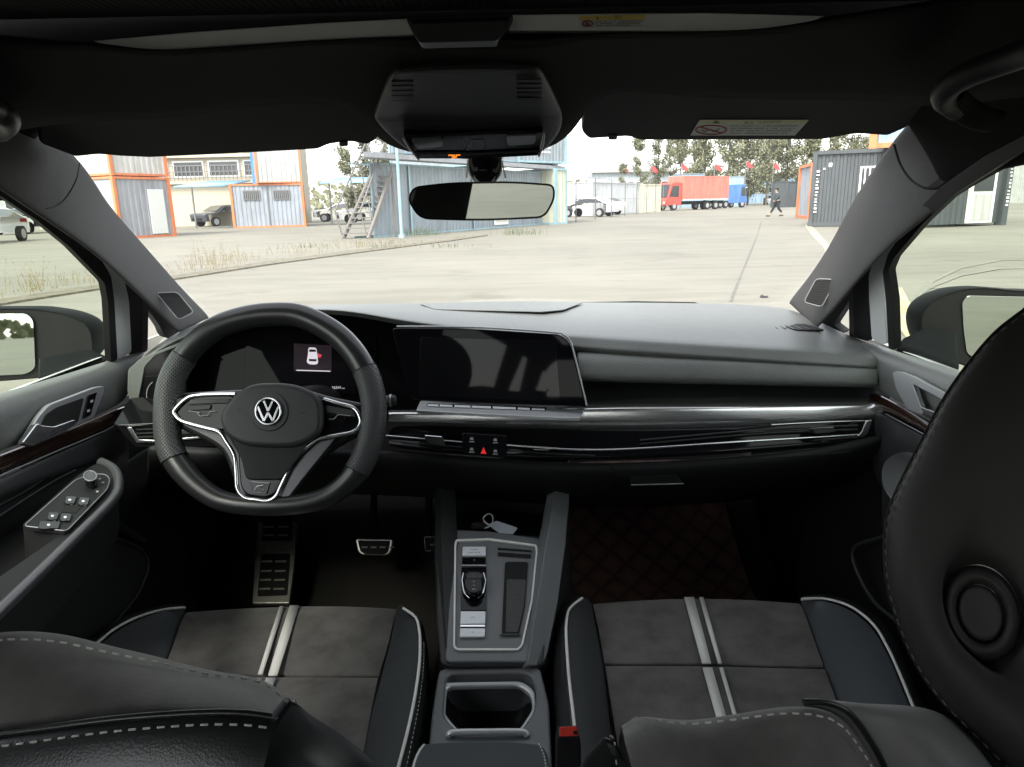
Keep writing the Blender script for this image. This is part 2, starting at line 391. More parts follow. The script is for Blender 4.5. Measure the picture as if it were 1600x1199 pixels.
# headliner, front part
hx = [-260, -60, 31, 120, 230, 312, 344, 430, 540, 582, 624, 740, 845, 898, 925, 1000, 1147, 1270, 1381, 1475, 1600, 1800]
lipy = [330, 235, 203, 194, 189, 184, 172, 165, 160, 214, 243, 250, 244, 213, 152, 148, 158, 158, 160, 175, 150, 150]
lipY = [.6, .74, .80, .83, .85, .85, .86, .86, .87, .91, .97, .995, .97, .91, .87, .87, .86, .86, .85, .80, .72, .6]
stx = [-200, -20, 80, 150, 219, 330, 400, 450, 560, 600, 645, 740, 835, 870, 905, 980, 1100, 1200, 1275, 1370, 1500, 1700]
sty = [40, 60, 70, 68, 82, 76, 71, 67, 61, 61, 62, 64, 62, 59, 55, 53, 50, 48, 34, 20, 0, -40]
rA = [P(x, y, Y=.6) for x, y in zip(stx, sty)]
rB = [P(x * .7 + x2 * .3, y * .7 + y2 * .3, Y=.6 * .7 + Yl * .3 + .002) for x, y, x2, y2, Yl in zip(stx, sty, hx, lipy, lipY)]
rC = [P(x, y, Y=Y) for x, y, Y in zip(hx, lipy, lipY)]
rD = [p + V((0, .02, .035)) for p in rC]; rE = [V((p.x * 1.0, 1.03, 1.335)) for p in rC]
r0 = [p + V((0, .045, .012)) for p in rA]
loft('headliner', [r0, rA, rB, rC, rD, rE], M_head, car, sub=2, crease=(1, 3), thick=.006)
# headliner side rails, both sides, running back over the doors
for s in (-1, 1):
    rows = []
    for x, z in ((.42, 1.335), (.5, 1.325), (.555, 1.30), (.585, 1.262), (.60, 1.235), (.615, 1.25)):
        rows.append([V((s * (x), Y, z - (dz if x > .52 or Y < .55 else -.02))) for Y, dz in ((.95, .03), (.8, .012), (.6, .0), (.5, .0), (.2, -.004), (-.4, -.004), (-1.2, .01), (-1.9, .08))])
    loft('headliner_side', rows, M_head, car, sub=2, thick=.008)
box('headliner_rear', (0, -1.45, 1.345), (.44, .5, .006), M_head, car)
box('roof_skin', (0, -.5, 1.43), (.56, 1.5, .01), M_white, car, bevel=.005)
# sunroof
sr = thing('sunroof', (0, .55, 1.345), 'closed sunroof with black ribbed blind and pale grey front rail along the roof', 'sunroof')
M_shade = pattern(mat('sunroof_blind', (.02, .02, .02), .9), 'rib', 170, .6, .5, .001, ax=(0, 1))
box('blind', (0, -.25, 1.354), (.5, .875, .004), M_shade, sr)
box('front_channel', (0, .668, 1.385), (.44, .006, .055), M_rub, sr)
pls = Plane((0, .612, 1.33), (0, -1, .02))
pslab('front_rail', [(145, 64), (300, 50), (500, 36), (640, 29), (803, 23), (950, 21), (1100, 20), (1290, 25), (1262, 36), (1209, 48), (1100, 49), (950, 48), (803, 48), (640, 55), (500, 62), (330, 73), (219, 81), (180, 74)], pls, .01, M_strip, sr, .001)
hb = pslab('pull_handle', rc([(634, 29), (803, 23), (790, 50), (776, 64), (656, 67), (645, 52)], 5), pls, .02, M_padd, sr, .003, off=.014)
pslab('handle_lip', rc([(641, 31), (796, 26), (794, 31), (643, 36)], 1), pls, .004, M_gloss, hb, .001, off=.018)
lb = pslab('warning_label', [(905, 25), (1008, 23), (1003, 41), (906, 43)], pls, .0008, M_label, sr, off=.0012)
pslab('yellow_band', [(905, 25), (1008, 23), (1006.5, 30.5), (905.3, 31.5)], pls, .0005, M_labely, lb, off=.0018)
pslab('triangle', [(931, 30), (936, 30), (933.5, 26)], pls, .0003, M_ink, lb, off=.0022)
text('label_heading', '警告', pls(966, 27.4, .0024), (1, 0, .0), (0, .02, 1), .003, M_ink, lb)
tube('no_sign', [pls(918 + 8 * math.cos(a), 37 + 4.2 * math.sin(a), .002) for a in [k * math.pi / 10 for k in range(20)]], .0006, M_red, lb, closed=True, seg=6)
pslab('no_sign_mark', [(914, 35), (920, 35), (922, 40), (916, 40)], pls, .0003, M_ink, lb, off=.0022)
j = ([], [])
for k, (y, x1) in enumerate(((34, 1002), (37, 1000), (40, 985))):
    for q in range(24):
        xa = 931 + q * 3
        if xa > x1 - 2 or random.random() < .12: continue
        b = len(j[0]); j[0].extend([pls(xa, y - q * .03 + dy, .0022) for dy in (-.7, .7)] + [pls(xa + 2.2, y - q * .03 + dy, .0022) for dy in (.7, -.7)]); j[1].append([b, b + 1, b + 2, b + 3])
mk('label_print', j[0], j[1], M_ink, lb)
# shell: floor, bulkhead, rear, B and C pillars
rows = [[V((x, Y, z)) for x in (-.74, -.4, 0, .4, .74)] for Y, z in ((-1.9, .3), (-.6, .27), (0, .23), (1.3, .23), (1.55, .25), (1.85, .42), (1.95, .62), (1.97, .94))]
loft('cabin_floor', rows, M_carpet, car, sub=1, thick=.01)
tun = [[V((x, Y, z)) for x, z in ((-.13, .23), (-.11, .40), (0, .42), (.11, .40), (.13, .23))] for Y in (-.9, 0, 1.2, 1.6, 1.9)]
loft('floor_tunnel', tun, M_carpet, car, sub=1, thick=.01)
for s in (-1, 1):
    box('kick_panel', (s * .715, 1.45, .52), (.015, .4, .32), M_lower, car, bevel=.004)
    box('sill_trim', (s * .70, .0, .24), (.05, 1.95, .04), M_lower, car, bevel=.01)
    rows = [[V((s * x, Y, z)) for Y in (-1.92, -1.2, -.4, .3)] for x, z in ((.70, .945), (.74, .9), (.72, .6), (.74, .25))]
    loft('side_trim', rows, M_padd, car, sub=1, thick=.01)
    rows = [[V((s * x, Y, z)) for Y in (-1.92, -1, 0, 1, 1.95)] for x, z in ((.72, .945), (.84, .87), (.88, .6), (.84, .3))]
    for yc, w0, w1 in ((-.03, .22, .17), (-1.25, .08, .14)):
        pb = [V((s * .715, yc - w0, .93)), V((s * .715, yc + w0, .93)), V((s * .60, yc + w1, 1.25)), V((s * .60, yc - w1, 1.25))]
        slab('door_pillar', pb, .03, M_pill, car, .006, away=(s, 0, 0))
    pb = [V((s * .715, -1.92, .93)), V((s * .715, -1.7, .93)), V((s * .6, -1.55, 1.25)), V((s * .6, -1.92, 1.25))]
    slab('rear_pillar', pb, .03, M_pill, car, .006, away=(s, 0, 0))
    pb = [V((s * .712, -1.9, .93)), V((s * .712, .3, .93)), V((s * .597, .3, 1.25)), V((s * .597, -1.9, 1.25))]
    mk('rear_side_glass', pb, [[0, 1, 2, 3]], G_rear, car)
box('tailgate_trim', (0, -1.93, .6), (.76, .02, .36), M_padd, car, bevel=.01)
box('tailgate_header', (0, -1.9, 1.29), (.6, .03, .045), M_head, car, bevel=.01)
rb = mk('rear_glass', [V((-.7, -1.92, .95)), V((.7, -1.92, .95)), V((.6, -1.86, 1.27)), V((-.6, -1.86, 1.27))], [[0, 1, 2, 3]], G_rear, car)
rbk = thing('rear_bench', (0, -1.0, .3), 'black leather rear bench seat behind the camera', 'rear seat')
rows = [[V((x, Y, z)) for x in (-.64, -.4, 0, .4, .64)] for Y, z in ((-.45, .3), (-.42, .5), (-.5, .53), (-.8, .5), (-.92, .52), (-1.0, .7), (-1.12, .98), (-1.18, 1.0), (-1.22, .9), (-1.1, .3))]
loft('seat_body', rows, M_leag, rbk, sub=2, thick=0)
# ================================================================== DASHBOARD
dash = thing('dashboard', (0, 1.3, .8), 'black soft dashboard with touchscreen, digital instruments and chrome air vents', 'dashboard')
A = R3([(236, 545, 1.36), (285, 512, 1.46), (330, 494, 1.6), (400, 480, 1.66), (500, 474, 1.7), (600, 471, 1.74), (720, 469, 1.76), (880, 467.5, 1.76), (1000, 467.5, 1.74), (1180, 469, 1.68), (1245, 476, 1.58), (1290, 503, 1.45), (1345, 527, 1.32)])
B = R3([(222, 556, 1.33), (262, 527, 1.39), (312, 505, 1.45), (390, 486, 1.5), (500, 477, 1.52), (600, 480, 1.5), (720, 487, 1.47), (880, 488, 1.45), (1000, 489, 1.45), (1180, 497, 1.42), (1252, 508, 1.38), (1310, 524, 1.32), (1366, 546, 1.25)])
C = R3([(212, 572, 1.27), (240, 549, 1.28), (290, 522, 1.29), (370, 494, 1.30), (480, 481, 1.30), (560, 486, 1.28), (650, 507, 1.25), (890, 526, 1.215), (1000, 533, 1.20), (1180, 544, 1.192), (1290, 551, 1.19), (1345, 556, 1.195), (1380, 560, 1.205)])
D = [p.copy() for p in C]
for k, p in enumerate(D):
    D[k] = p + (V((0, .015, -.012)) if k < 7 else V((0, .003, -.012)))
D[7:] = R3([(890, 543, 1.198), (1000, 550, 1.186), (1180, 562, 1.180), (1290, 569, 1.179), (1345, 572, 1.183), (1380, 575, 1.196)])
E_ = [p + (V((0, .10, -.01)) if k < 7 else V((0, .03, -.03))) for k, p in enumerate(D)]
A0 = [p + V((0, .06, -.03)) for p in A]
loft('dash_pad', [A0, A, B, C, D, E_], M_pad, dash, sub=3, crease=(3, 4), thick=.006)
# crease facet and passenger pad
xs = [(898, 0), (1000, .25), (1100, .45), (1180, .62), (1270, .8), (1335, .93), (1376, 1)]
def prow(y0, y1, Ya, Yb): return [P(x, y0 + (y1 - y0) * t, Y=Ya + (Yb - Ya) * min(1, t / .62) + (.014 * (t > .97))) for x, t in xs]
loft('passenger_pad', [prow(545, 575, 1.24, 1.20), prow(547, 576, 1.212, 1.186), prow(551, 578, 1.19, 1.1785), prow(566, 585, 1.176, 1.172), prow(582, 596, 1.168, 1.168), prow(592, 604, 1.168, 1.168), prow(595, 606, 1.185, 1.185), prow(597, 607, 1.28, 1.28)], M_pad, dash, sub=2, crease=(0,), thick=.006)
# recess and glossy decor shelf
xs2 = [880, 1000, 1100, 1200, 1300, 1375, 1392]
loft('dash_recess', [[P(x, y, Y=Y) for x in xs2] for y, Y in ((590, 1.3), (612, 1.262), (634, 1.23))], M_padd, dash, sub=1, thick=.006)
dx = [604, 660, 760, 905, 1060, 1210, 1320, 1384]
sh = [[(640, 1.25), (640, 1.25), (640, 1.25), (626, 1.25), (618, 1.25), (618, 1.25), (620, 1.25), (622, 1.25)],
      [(641, 1.2)] * 3 + [(630, 1.2), (629, 1.2), (628, 1.2), (628, 1.2), (627, 1.2)],
      [(643, 1.172)] * 3 + [(635, 1.172), (634, 1.173), (633, 1.174), (632, 1.176), (631, 1.18)],
      [(649, 1.1707), (649, 1.1707), (650, 1.1707), (644, 1.1702), (643, 1.1708), (642, 1.171), (640, 1.1729), (638, 1.177)],
      [(655, 1.1693), (656, 1.1693), (657, 1.1693), (653, 1.1684), (652, 1.1686), (651, 1.168), (648, 1.1698), (645, 1.174)],
      [(660, 1.169), (661, 1.169), (664, 1.169), (666, 1.168), (667, 1.168), (662, 1.167), (655, 1.169), (651, 1.174)],
      [(664, 1.18), (666, 1.18), (669, 1.18), (673, 1.18), (675, 1.18), (673, 1.18), (666, 1.18), (660, 1.19)]]
loft('decor_trim', [[P(x, a[0], Y=a[1]) for x, a in zip(dx, r)] for r in sh], M_decor, dash, sub=2, crease=(1,), thick=.004)
# air vent band
vb = [[(661, 1.165), (664, 1.165), (667, 1.165), (670, 1.165), (670, 1.165), (664, 1.165), (655, 1.17), (650, 1.18)],
      [(686, 1.16), (690, 1.16), (698, 1.155), (702, 1.15), (697, 1.15), (686, 1.15), (678, 1.16), (672, 1.17)],
      [(694, 1.145), (701, 1.145), (711, 1.14), (717, 1.14), (711, 1.14), (701, 1.14), (691, 1.15), (684, 1.16)],
      [(700, 1.15), (706, 1.15), (716, 1.145), (722, 1.145), (716, 1.145), (706, 1.145), (696, 1.155), (690, 1.165)]]
vent = loft('air_vent_band', [[P(x, a[0], Y=a[1]) for x, a in zip(dx, r)] for r in vb], M_gloss, dash, sub=2, crease=(1, 2), thick=.004)
def line(name, pts, Y, r, m, par, n=5, flat=1): return tube(name, cr([P(a[0], a[1], Y=(a[2] if len(a) > 2 else Y)) for a in pts], n), r, m, par, seg=8, flat=flat)
line('chrome_line', [(792, 696, 1.138), (905, 703, 1.132), (1000, 701, 1.13), (1150, 691, 1.13), (1345, 679.5, 1.142)], 0, .0018, M_chrome, vent)
line('chrome_line', [(603, 681), (722, 691)], 1.142, .0015, M_chrome, vent)
line('chrome_line', [(1205, 664), (1280, 660), (1360, 657.5)], 1.15, .001, M_chrome, vent)
pslab('chrome_corner', [(1340, 682), (1346, 676), (1354, 658), (1363, 657), (1356, 678), (1348, 684)], Plane(P(1350, 670, Y=1.14), (0, -1, .1)), .004, M_chrome, vent, .0008)
for y0, y1 in ((666, 676), (672, 683), (707, 714)):
    line('vent_slat', [(1000, y0 + 22 if y0 < 700 else y0), (1200, y0 + 5 if y0 < 700 else y0 - 13), (1340, y0 - 1 if y0 < 700 else y0 - 24)], 1.152, .0016, M_padd, vent)
for pts in ([(604, 688), (660, 694), (722, 699)], [(792, 704), (860, 709), (930, 712)]): line('vent_slat', pts, 1.14, .0012, M_padd, vent)
plv = Plane(P(760, 690, Y=1.128), (0, -1, .15))
for q in ([(664, 681), (690, 683), (695, 692), (694, 697), (672, 695), (664, 689)], [(829, 697), (862, 699), (858, 704), (834, 703)], [(1268, 670), (1302, 668), (1306, 675), (1275, 678)]):
    k = pslab('vent_knob', q, Plane(P(q[0][0], q[0][1], Y=1.135), (0, -1, .3)), .012, M_padd, vent, .0015, r=2)
    tube('knob_edge', [Plane(P(q[0][0], q[0][1], Y=1.134), (0, -1, .3))(a[0], a[1]) for a in ((q[0], q[1]) if q[0][0] != 829 else (q[3], q[2]))], .0009, M_chrome, k, seg=6)
hz = pslab('hazard_switch_panel', [(722, 677), (792, 681), (792, 716), (722, 711)], plv, .012, M_gloss, dash, .0015, r=3)
pslab('hazard_triangle', [(751, 709), (760, 709.5), (755.7, 699)], plv, .0004, M_iconred, hz, off=.0008)
for x, y in ((737, 686), (774, 688), (737, 702.5), (774, 705.5)):
    pslab('switch_icon', [(x - 3, y + 1.5), (x + 3, y + 1.5), (x + 2, y - 2.5), (x - 2, y - 2.5)], plv, .0003, M_icon, hz, off=.0006)
    pslab('switch_icon', [(x - 4, y + 5), (x + 4, y + 5), (x + 4, y + 3.6), (x - 4, y + 3.6)], plv, .0003, M_icon, hz, off=.0006)
# lower dash & glovebox
lx = [225, 330, 480, 604, 700, 850, 1000, 1150, 1300, 1388]
l0 = [690, 700, 700, 701, 708, 722, 722, 712, 697, 672]
rows = [[P(x, y, Y=1.15) for x, y in zip(lx, l0)], [P(x, y + 14, Y=1.135) for x, y in zip(lx, l0)], [P(x, y + 34, Y=1.15) for x, y in zip(lx, l0)],
        [P(x, y + 66, Y=1.24) for x, y in zip(lx, l0)], [P(x, y + 74, Y=1.4) for x, y in zip(lx, l0)], [P(x, y + 70, Y=1.8) for x, y in zip(lx, l0)]]
loft('lower_panel', rows, M_lower, dash, sub=2, thick=.006)
line('glovebox_seam', [(958, 728), (1100, 722), (1260, 712), (1330, 706)], 1.128, .0012, M_rub, dash)
line('glovebox_seam', [(958, 728, 1.128), (955, 745, 1.14), (957, 768, 1.17)], 0, .0012, M_rub, dash)
gb = pslab('glovebox_handle', [(985, 745), (1045, 743), (1056, 741), (1068, 756), (985, 758)], Plane(P(1020, 750, Y=1.145), (0, -1, -.1)), .012, M_lower, dash, .003, r=3)
line('handle_lip', [(986, 758), (1068, 756)], 1.142, .0012, M_silver, gb)
# instrument binnacle
plc = Plane(P(450, 580, Y=1.36), (.02, -1, .42))
bn = pslab('instrument_cluster', [(222, 572), (250, 548), (300, 512), (400, 498), (520, 490), (610, 498), (655, 508), (660, 640), (600, 655), (230, 655), (214, 625)], plc, .02, M_screen, dash, .003, r=8)
disp = pslab('digital_display', [(385, 516), (588, 524), (590, 618), (380, 614)], plc, .002, M_screen, bn, .0005, off=.003, r=5)
pd = lambda a: [plc(x, y, .0045) for x, y in a]
slab('display_panel', [plc(x, y, .004) for x, y in ((459, 537), (518, 540), (518, 582), (459, 580))], .0005, M_scrdim, disp)
slab('display_line', pd([(463, 578), (516, 579.5), (516, 581), (463, 579.5)]), .0004, M_scrw, disp)
slab('car_symbol', pd(rc([(482, 543), (494, 543.5), (496, 555), (497, 568), (493, 570), (483, 569.5), (479, 566), (481, 555)], 3)), .0004, M_scrw, disp)
slab('car_symbol_glass', [plc(x, y, .0052) for x, y in ((483.5, 546), (493, 546.5), (494, 550), (483, 550))], .0003, M_scrdim, disp)
slab('car_symbol_glass', [plc(x, y, .0052) for x, y in ((482.5, 561), (495, 561.5), (494, 565), (483, 564.5))], .0003, M_scrdim, disp)
slab('open_door_symbol', [plc(x, y, .0052) for x, y in ((496.5, 552), (503, 555), (500, 559.5), (496.5, 558))], .0003, M_scrr, disp)
text('odometer_text', '36541', plc(526, 606, .005), (1, 0, .02), (0, .2, 1), .0078, M_scrw, disp)
text('unit_text', 'km', plc(536.5, 607, .005), (1, 0, .02), (0, .2, 1), .0042, M_scrw, disp)
# left fascia with light switches
plf = Plane(P(240, 600, Y=1.27), (.28, -1, .12))
fa = pslab('light_switch_panel', [(222, 572), (243, 553), (290, 536), (292, 650), (212, 640), (214, 618), (220, 596)], plf, .012, M_gloss, dash, .002, r=4)
pslab('fascia_edge', [(200, 578), (220, 560), (262, 543), (290, 532), (290, 537), (243, 555), (226, 573), (221, 600), (213, 640), (207, 642), (199, 612)], plf, .03, M_pad, dash, .003, off=.004, r=4)
tube('switch_ring', [plf(246 + 17 * math.cos(a), 617 + 22 * math.sin(a), .001) for a in [math.pi * (.45 + .9 * k / 14) for k in range(15)]], .0006, M_icon, fa, seg=6)
pslab('switch_icon', [(243, 604), (249, 602.5), (249, 604), (246, 607), (250, 610), (243, 609)], plf, .0004, M_icon, fa, off=.001)
pslab('switch_seam', [(226, 588), (290, 584), (290, 585.5), (226, 589.5)], plf, .0004, M_lower, fa, off=.0006)
pls2 = plane3(P(176, 664, Y=1.16), P(205, 624, Y=1.24), P(260, 660, Y=1.17))
pslab('side_shelf', [(176, 664), (203, 622), (222, 620), (262, 626), (275, 660), (200, 666)], pls2, .015, M_gloss, dash, .002, r=4)
plo = Plane(P(270, 680, Y=1.165), (0.1, -1, .12))
ov = pslab('outer_air_vent', [(180, 664), (350, 656), (350, 698), (214, 700), (196, 684)], plo, .02, M_gloss, dash, .002, r=4)
pslab('vent_chrome', [(198, 669), (205, 668), (217, 687), (243, 688.5), (350, 679), (350, 682.5), (243, 692), (213, 692)], plo, .003, M_chrome, ov, .0006, off=.003)
for y in (670, 676, 682): pslab('vent_slat', [(212, y + 1), (350, y - 5), (350, y - 3.5), (214, y + 2.6)], plo, .002, M_padd, ov, off=.002)
pslab('vent_knob', [(276, 673), (300, 671), (302, 678), (278, 680)], plo, .008, M_padd, ov, .001, off=.006, r=2)
# touchscreen
plt_ = Plane(P(760, 575, Y=1.185), (-.14, -1, .16))
ts = pslab('touchscreen', [(612, 513, 6), (740, 514, 40), (878, 523, 22), (893, 540, 14), (916, 636, 3), (800, 632, 30), (642, 624, 8), (626, 570, 30)], plt_, .02, M_screen, dash, .002, r=10)
pslab('display_area', [(657, 527), (868, 533), (876, 627), (655, 619)], plt_, .0006, mat('lcd_off', (.006, .006, .007), .035, spec=.14), ts, .0003, off=.0008, r=3)
tube('screen_edge', [plt_(x, y, .0006) for x, y in cr([(620, 510.5), (740, 511.5), (862, 519.5), (880, 523.5), (890, 532), (897, 552), (917, 634)], 5)], .0016, M_silver, ts, seg=8)
pl_s = plane3(P(655, 627, Y=1.19), P(910, 637, Y=1.185), P(760, 650, Y=1.13))
st = pslab('touch_slider', [(657, 626), (868, 633), (916, 634), (906, 653), (866, 652), (650, 641)], pl_s, .006, M_lip, dash, .001, r=3)
pslab('slider_groove', [(668, 630), (854, 637), (852, 642), (666, 634)], pl_s, .0005, M_gloss, st, .0002, off=.0012)
for a, b in ((668, 685), (687, 707), (710, 735), (737, 767), (770, 806), (809, 828), (831, 851)):
    f = lambda x: 630.5 + (x - 668) * .0376
    pslab('slider_key', [(a, f(a) + .8), (b, f(b) + .8), (b, f(b) + 4), (a, f(a) + 4)], pl_s, .0005, M_btn, st, .0002, off=.0022)
# defrost grille & centre speaker recess
plg = plane3(P(1200, 503, Y=1.43), P(1280, 513, Y=1.36), P(1260, 500, Y=1.45))
df = pslab('defroster_grille', [(1192, 504), (1258, 506.5), (1288, 515), (1245, 515.5)], plg, .004, M_rub, dash, off=.0025, r=2)
for k in range(6): pslab('grille_bar', [(1200 + k * 13, 506.2 + k * 1.1), (1203 + k * 13, 506.2 + k * 1.1), (1216 + k * 13, 513 + k * .4), (1213 + k * 13, 513 + k * .4)], plg, .001, M_padd, df, off=.0033)
pcs = plane3(P(640, 473, Y=1.66), P(900, 473, Y=1.66), P(800, 485, Y=1.5))
pslab('dash_tray_panel', [(655, 474), (800, 471), (912, 472), (880, 484), (848, 487), (680, 483)], pcs, .002, M_pad, dash, .0008, off=.0045, r=4)
# ================================================================== STEERING WHEEL
C0 = P(422, 642, Y=1.06); plw = Plane(C0, (0, -.91, .42))
sw = thing('steering_wheel', C0, 'flat-bottomed black leather steering wheel with silver spokes and a round emblem', 'steering wheel')
outl = [(427, 471), (482, 477), (545, 513), (588, 570), (604, 632), (597, 694), (574, 748), (535, 786), (485, 805), (420, 811), (360, 806), (320, 792), (279, 758), (249, 712), (241, 652), (248, 592), (276, 541), (320, 500), (370, 479)]
cl = cr(outl, 7, closed=True); cen = V((422, 640))
cl = [p + (cen - p).normalized() * 20 for p in cl]
def radius(p):
    b = max(0, min(1, (p[1] - 735) / 60)); return .0187 - .004 * b
pts = [plw(p[0], p[1]) for p in cl]; rr = [radius(p) for p in cl]
tube('rim', pts, rr, M_lea, sw, closed=True, seg=28, flat=1.0, up=plw.n)
def arc(lo, hi, right):
    q = [i for i, p in enumerate(cl) if lo <= p[1] <= hi and (p[0] > cen.x) == right]
    q = sorted(q, key=lambda i: cl[i][1]); return q
for right, lo, hi in ((False, 553, 722), (True, 575, 742)):
    q = arc(lo, hi, right); ps = [pts[i] for i in q]; r_ = [rr[i] + .0012 for i in q]
    g = tube('grip', ps, r_, M_perf, sw, seg=28, up=plw.n)
    for e, k in ((ps[0], 1), (ps[-1], -2)):
        i = 1 if k == 1 else len(ps) - 2; t = (ps[i] - ps[i - 1]).normalized(); a = plw.n; b = t.cross(a).normalized(); a = b.cross(t)
        tube('grip_seam', [e + a * math.cos(s) * .0200 + b * math.sin(s) * .0200 for s in [2 * math.pi * x / 24 for x in range(24)]], .0008, M_thread if False else M_rub, g, closed=True, seg=6)
# spokes
pslab('spoke_body', [(262, 615), (300, 612), (370, 608), (470, 605), (510, 618), (570, 630), (580, 652), (575, 672), (540, 690), (505, 712), (475, 745), (452, 785), (430, 800), (395, 800), (372, 785), (362, 745), (346, 705), (322, 690), (276, 668), (258, 645)], plw, .022, M_lea, sw, .008, off=-.004, r=14)
pslab('spoke_lower_trim', [(497, 690), (525, 684), (470, 752), (444, 786), (428, 792), (438, 776), (456, 728)], plw, .012, mat('spoke_grey', (.10, .10, .105), .35, .4), sw, .003, off=.0065, r=6)
lpad = [(272, 622), (300, 617), (366, 617), (372, 665), (345, 674), (282, 660), (270, 643)]
rpad = [(498, 622), (553, 637), (565, 656), (560, 668), (548, 676), (500, 684), (488, 660)]
for q, bt in ((lpad, [[(297, 624), (360, 623), (358, 630), (294, 632)], [(293, 634), (330, 632), (328, 640), (292, 642)]]), (rpad, [[(508, 633), (552, 641), (556, 652), (508, 644)], [(508, 646), (540, 650), (538, 662), (508, 660)]])):
    b = pslab('control_pad', q, plw, .012, M_gloss, sw, .003, off=.008, r=7)
    for i, z in enumerate(bt): pslab('button', z, plw, .002, M_gloss if i else M_padd, b, .0008, off=.011, r=2)
def pline(name, pts, r, m, par, off=.01, n=5, closed=False, flat=1.0): return tube(name, [plw(p[0], p[1], off) for p in cr(pts, n, closed)], r, m, par, closed=closed, seg=10, up=plw.n, flat=flat)
pline('icon_line', [(294, 642), (312, 645)], .0005, M_icon, sw, .0125); pline('icon_line', [(308, 645), (312, 650), (324, 650), (328, 643), (336, 643)], .0005, M_icon, sw, .0125, n=1)
pline('icon_line', [(514, 655), (522, 655), (528, 648), (548, 650)], .0005, M_icon, sw, .0125, n=1)
pline('spoke_trim', [(368, 616), (340, 616), (306, 618), (290, 624), (273, 641), (274, 649), (286, 659), (318, 668), (342, 675), (354, 691), (366, 712), (369, 740), (371, 764), (383, 778), (400, 781), (417, 783), (431, 776), (440, 758), (457, 724), (476, 703), (499, 686), (530, 680), (552, 675), (562, 665), (563, 654), (553, 638), (530, 631), (506, 624)], .0032, M_chrome, sw, .011)
pslab('lower_insert', [(372, 690), (478, 690), (462, 712), (440, 752), (432, 770), (416, 778), (386, 774), (376, 762), (373, 730)], plw, .012, M_gloss, sw, .002, off=.007, r=8)
ab = [(402, 598), (432, 597), (462, 600), (490, 612), (503, 628), (504, 664), (499, 678), (477, 693), (455, 699), (415, 699), (378, 696), (352, 681), (343, 662), (343, 643), (364, 617), (384, 603)]
abo = pslab('airbag_cover', ab, plw, .016, M_padd, sw, .009, off=.024, r=16, bseg=5)
pslab('airbag_lower', [(362, 688), (486, 690), (470, 712), (452, 735), (440, 750), (384, 750), (377, 718)], plw, .01, M_lower, sw, .004, off=.0145, r=8)
em = pslab('emblem_recess', [(420 + 30 * math.cos(a), 643 + 31 * math.sin(a)) for a in [k * math.pi / 24 for k in range(48)]], plw, .004, M_padd, sw, .0012, off=.0262)
emb = pslab('emblem', [(419 + 20 * math.cos(a), 643 + 21 * math.sin(a)) for a in [k * math.pi / 24 for k in range(48)]], plw, .004, M_gloss, sw, .001, off=.0285)
eo = lambda x, y: plw(419 + x * 19.5, 643 + y * 20.5, .0296)
tube('emblem_ring', [eo(math.cos(a), math.sin(a)) for a in [k * math.pi / 24 for k in range(48)]], .0016, M_chrome, emb, closed=True, seg=8, up=plw.n)
for seg_ in ([(-.36, -.82), (0, -.02), (.36, -.82)], [(-.82, -.36), (-.36, .72), (0, .1), (.36, .72), (.82, -.36)]):
    for a, b in zip(seg_[:-1], seg_[1:]):
        A_, B_ = eo(*a), eo(*b); d = (B_ - A_).normalized(); s_ = d.cross(plw.n).normalized() * .0016
        slab('emblem_letter', [A_ - s_, A_ + s_, B_ + s_, B_ - s_], .0015, M_chrome, emb, .0002)
bd = pslab('spoke_badge', [(391, 753), (421, 755), (416, 771), (396, 770)], plw, .002, M_gloss, sw, .0005, off=.0095)
tube('badge_rim', [plw(x, y, .0098) for x, y in ((391, 753), (421, 755), (416, 771), (396, 770))], .0007, M_silver, bd, closed=True, seg=6)
tube('badge_letter', [plw(x, y, .0104) for x, y in ((398, 766), (401, 760), (412, 758), (407, 763), (399, 763), (408, 764), (413, 767))], .0006, M_silver, bd, seg=6)
for a in ([(371, 640), (376, 641)], [(468, 646), (477, 645)]): pline('airbag_mark', a, .0005, M_rub, sw, .0245, n=1)
stk = thing('control_stalk', P(612, 626, Y=1.12), 'black wiper stalk poking out right of the steering wheel rim', 'stalk')
tube('stalk_arm', [P(590, 630, Y=1.12), P(604, 627, Y=1.12), P(611, 626, Y=1.118)], [.006, .009, .010], M_padd, stk, seg=16)
tube('stalk_tip', [P(611, 626, Y=1.118), P(617, 625, Y=1.117), P(619, 625, Y=1.117)], [.0085, .0085, .006], M_padd, stk, seg=16)
tube('stalk_ring', [P(609.5, 626, Y=1.118), P(612, 626, Y=1.118)], .0106, M_silver, stk, seg=16)
cs = thing('steering_column', (-.335, 1.25, .83), 'black steering column cover behind the wheel', 'column')
rows = [[C0 + V((math.cos(a) * .05 * k, .03 + Y, -.02 + math.sin(a) * .05 * k - Y * .25)) for a in [q * math.pi / 6 for q in range(12)]] for Y, k in ((0, .9), (.08, 1), (.25, 1.1))]
loft('column_cover', rows, M_lower, cs, sub=1, thick=0, closed=True)
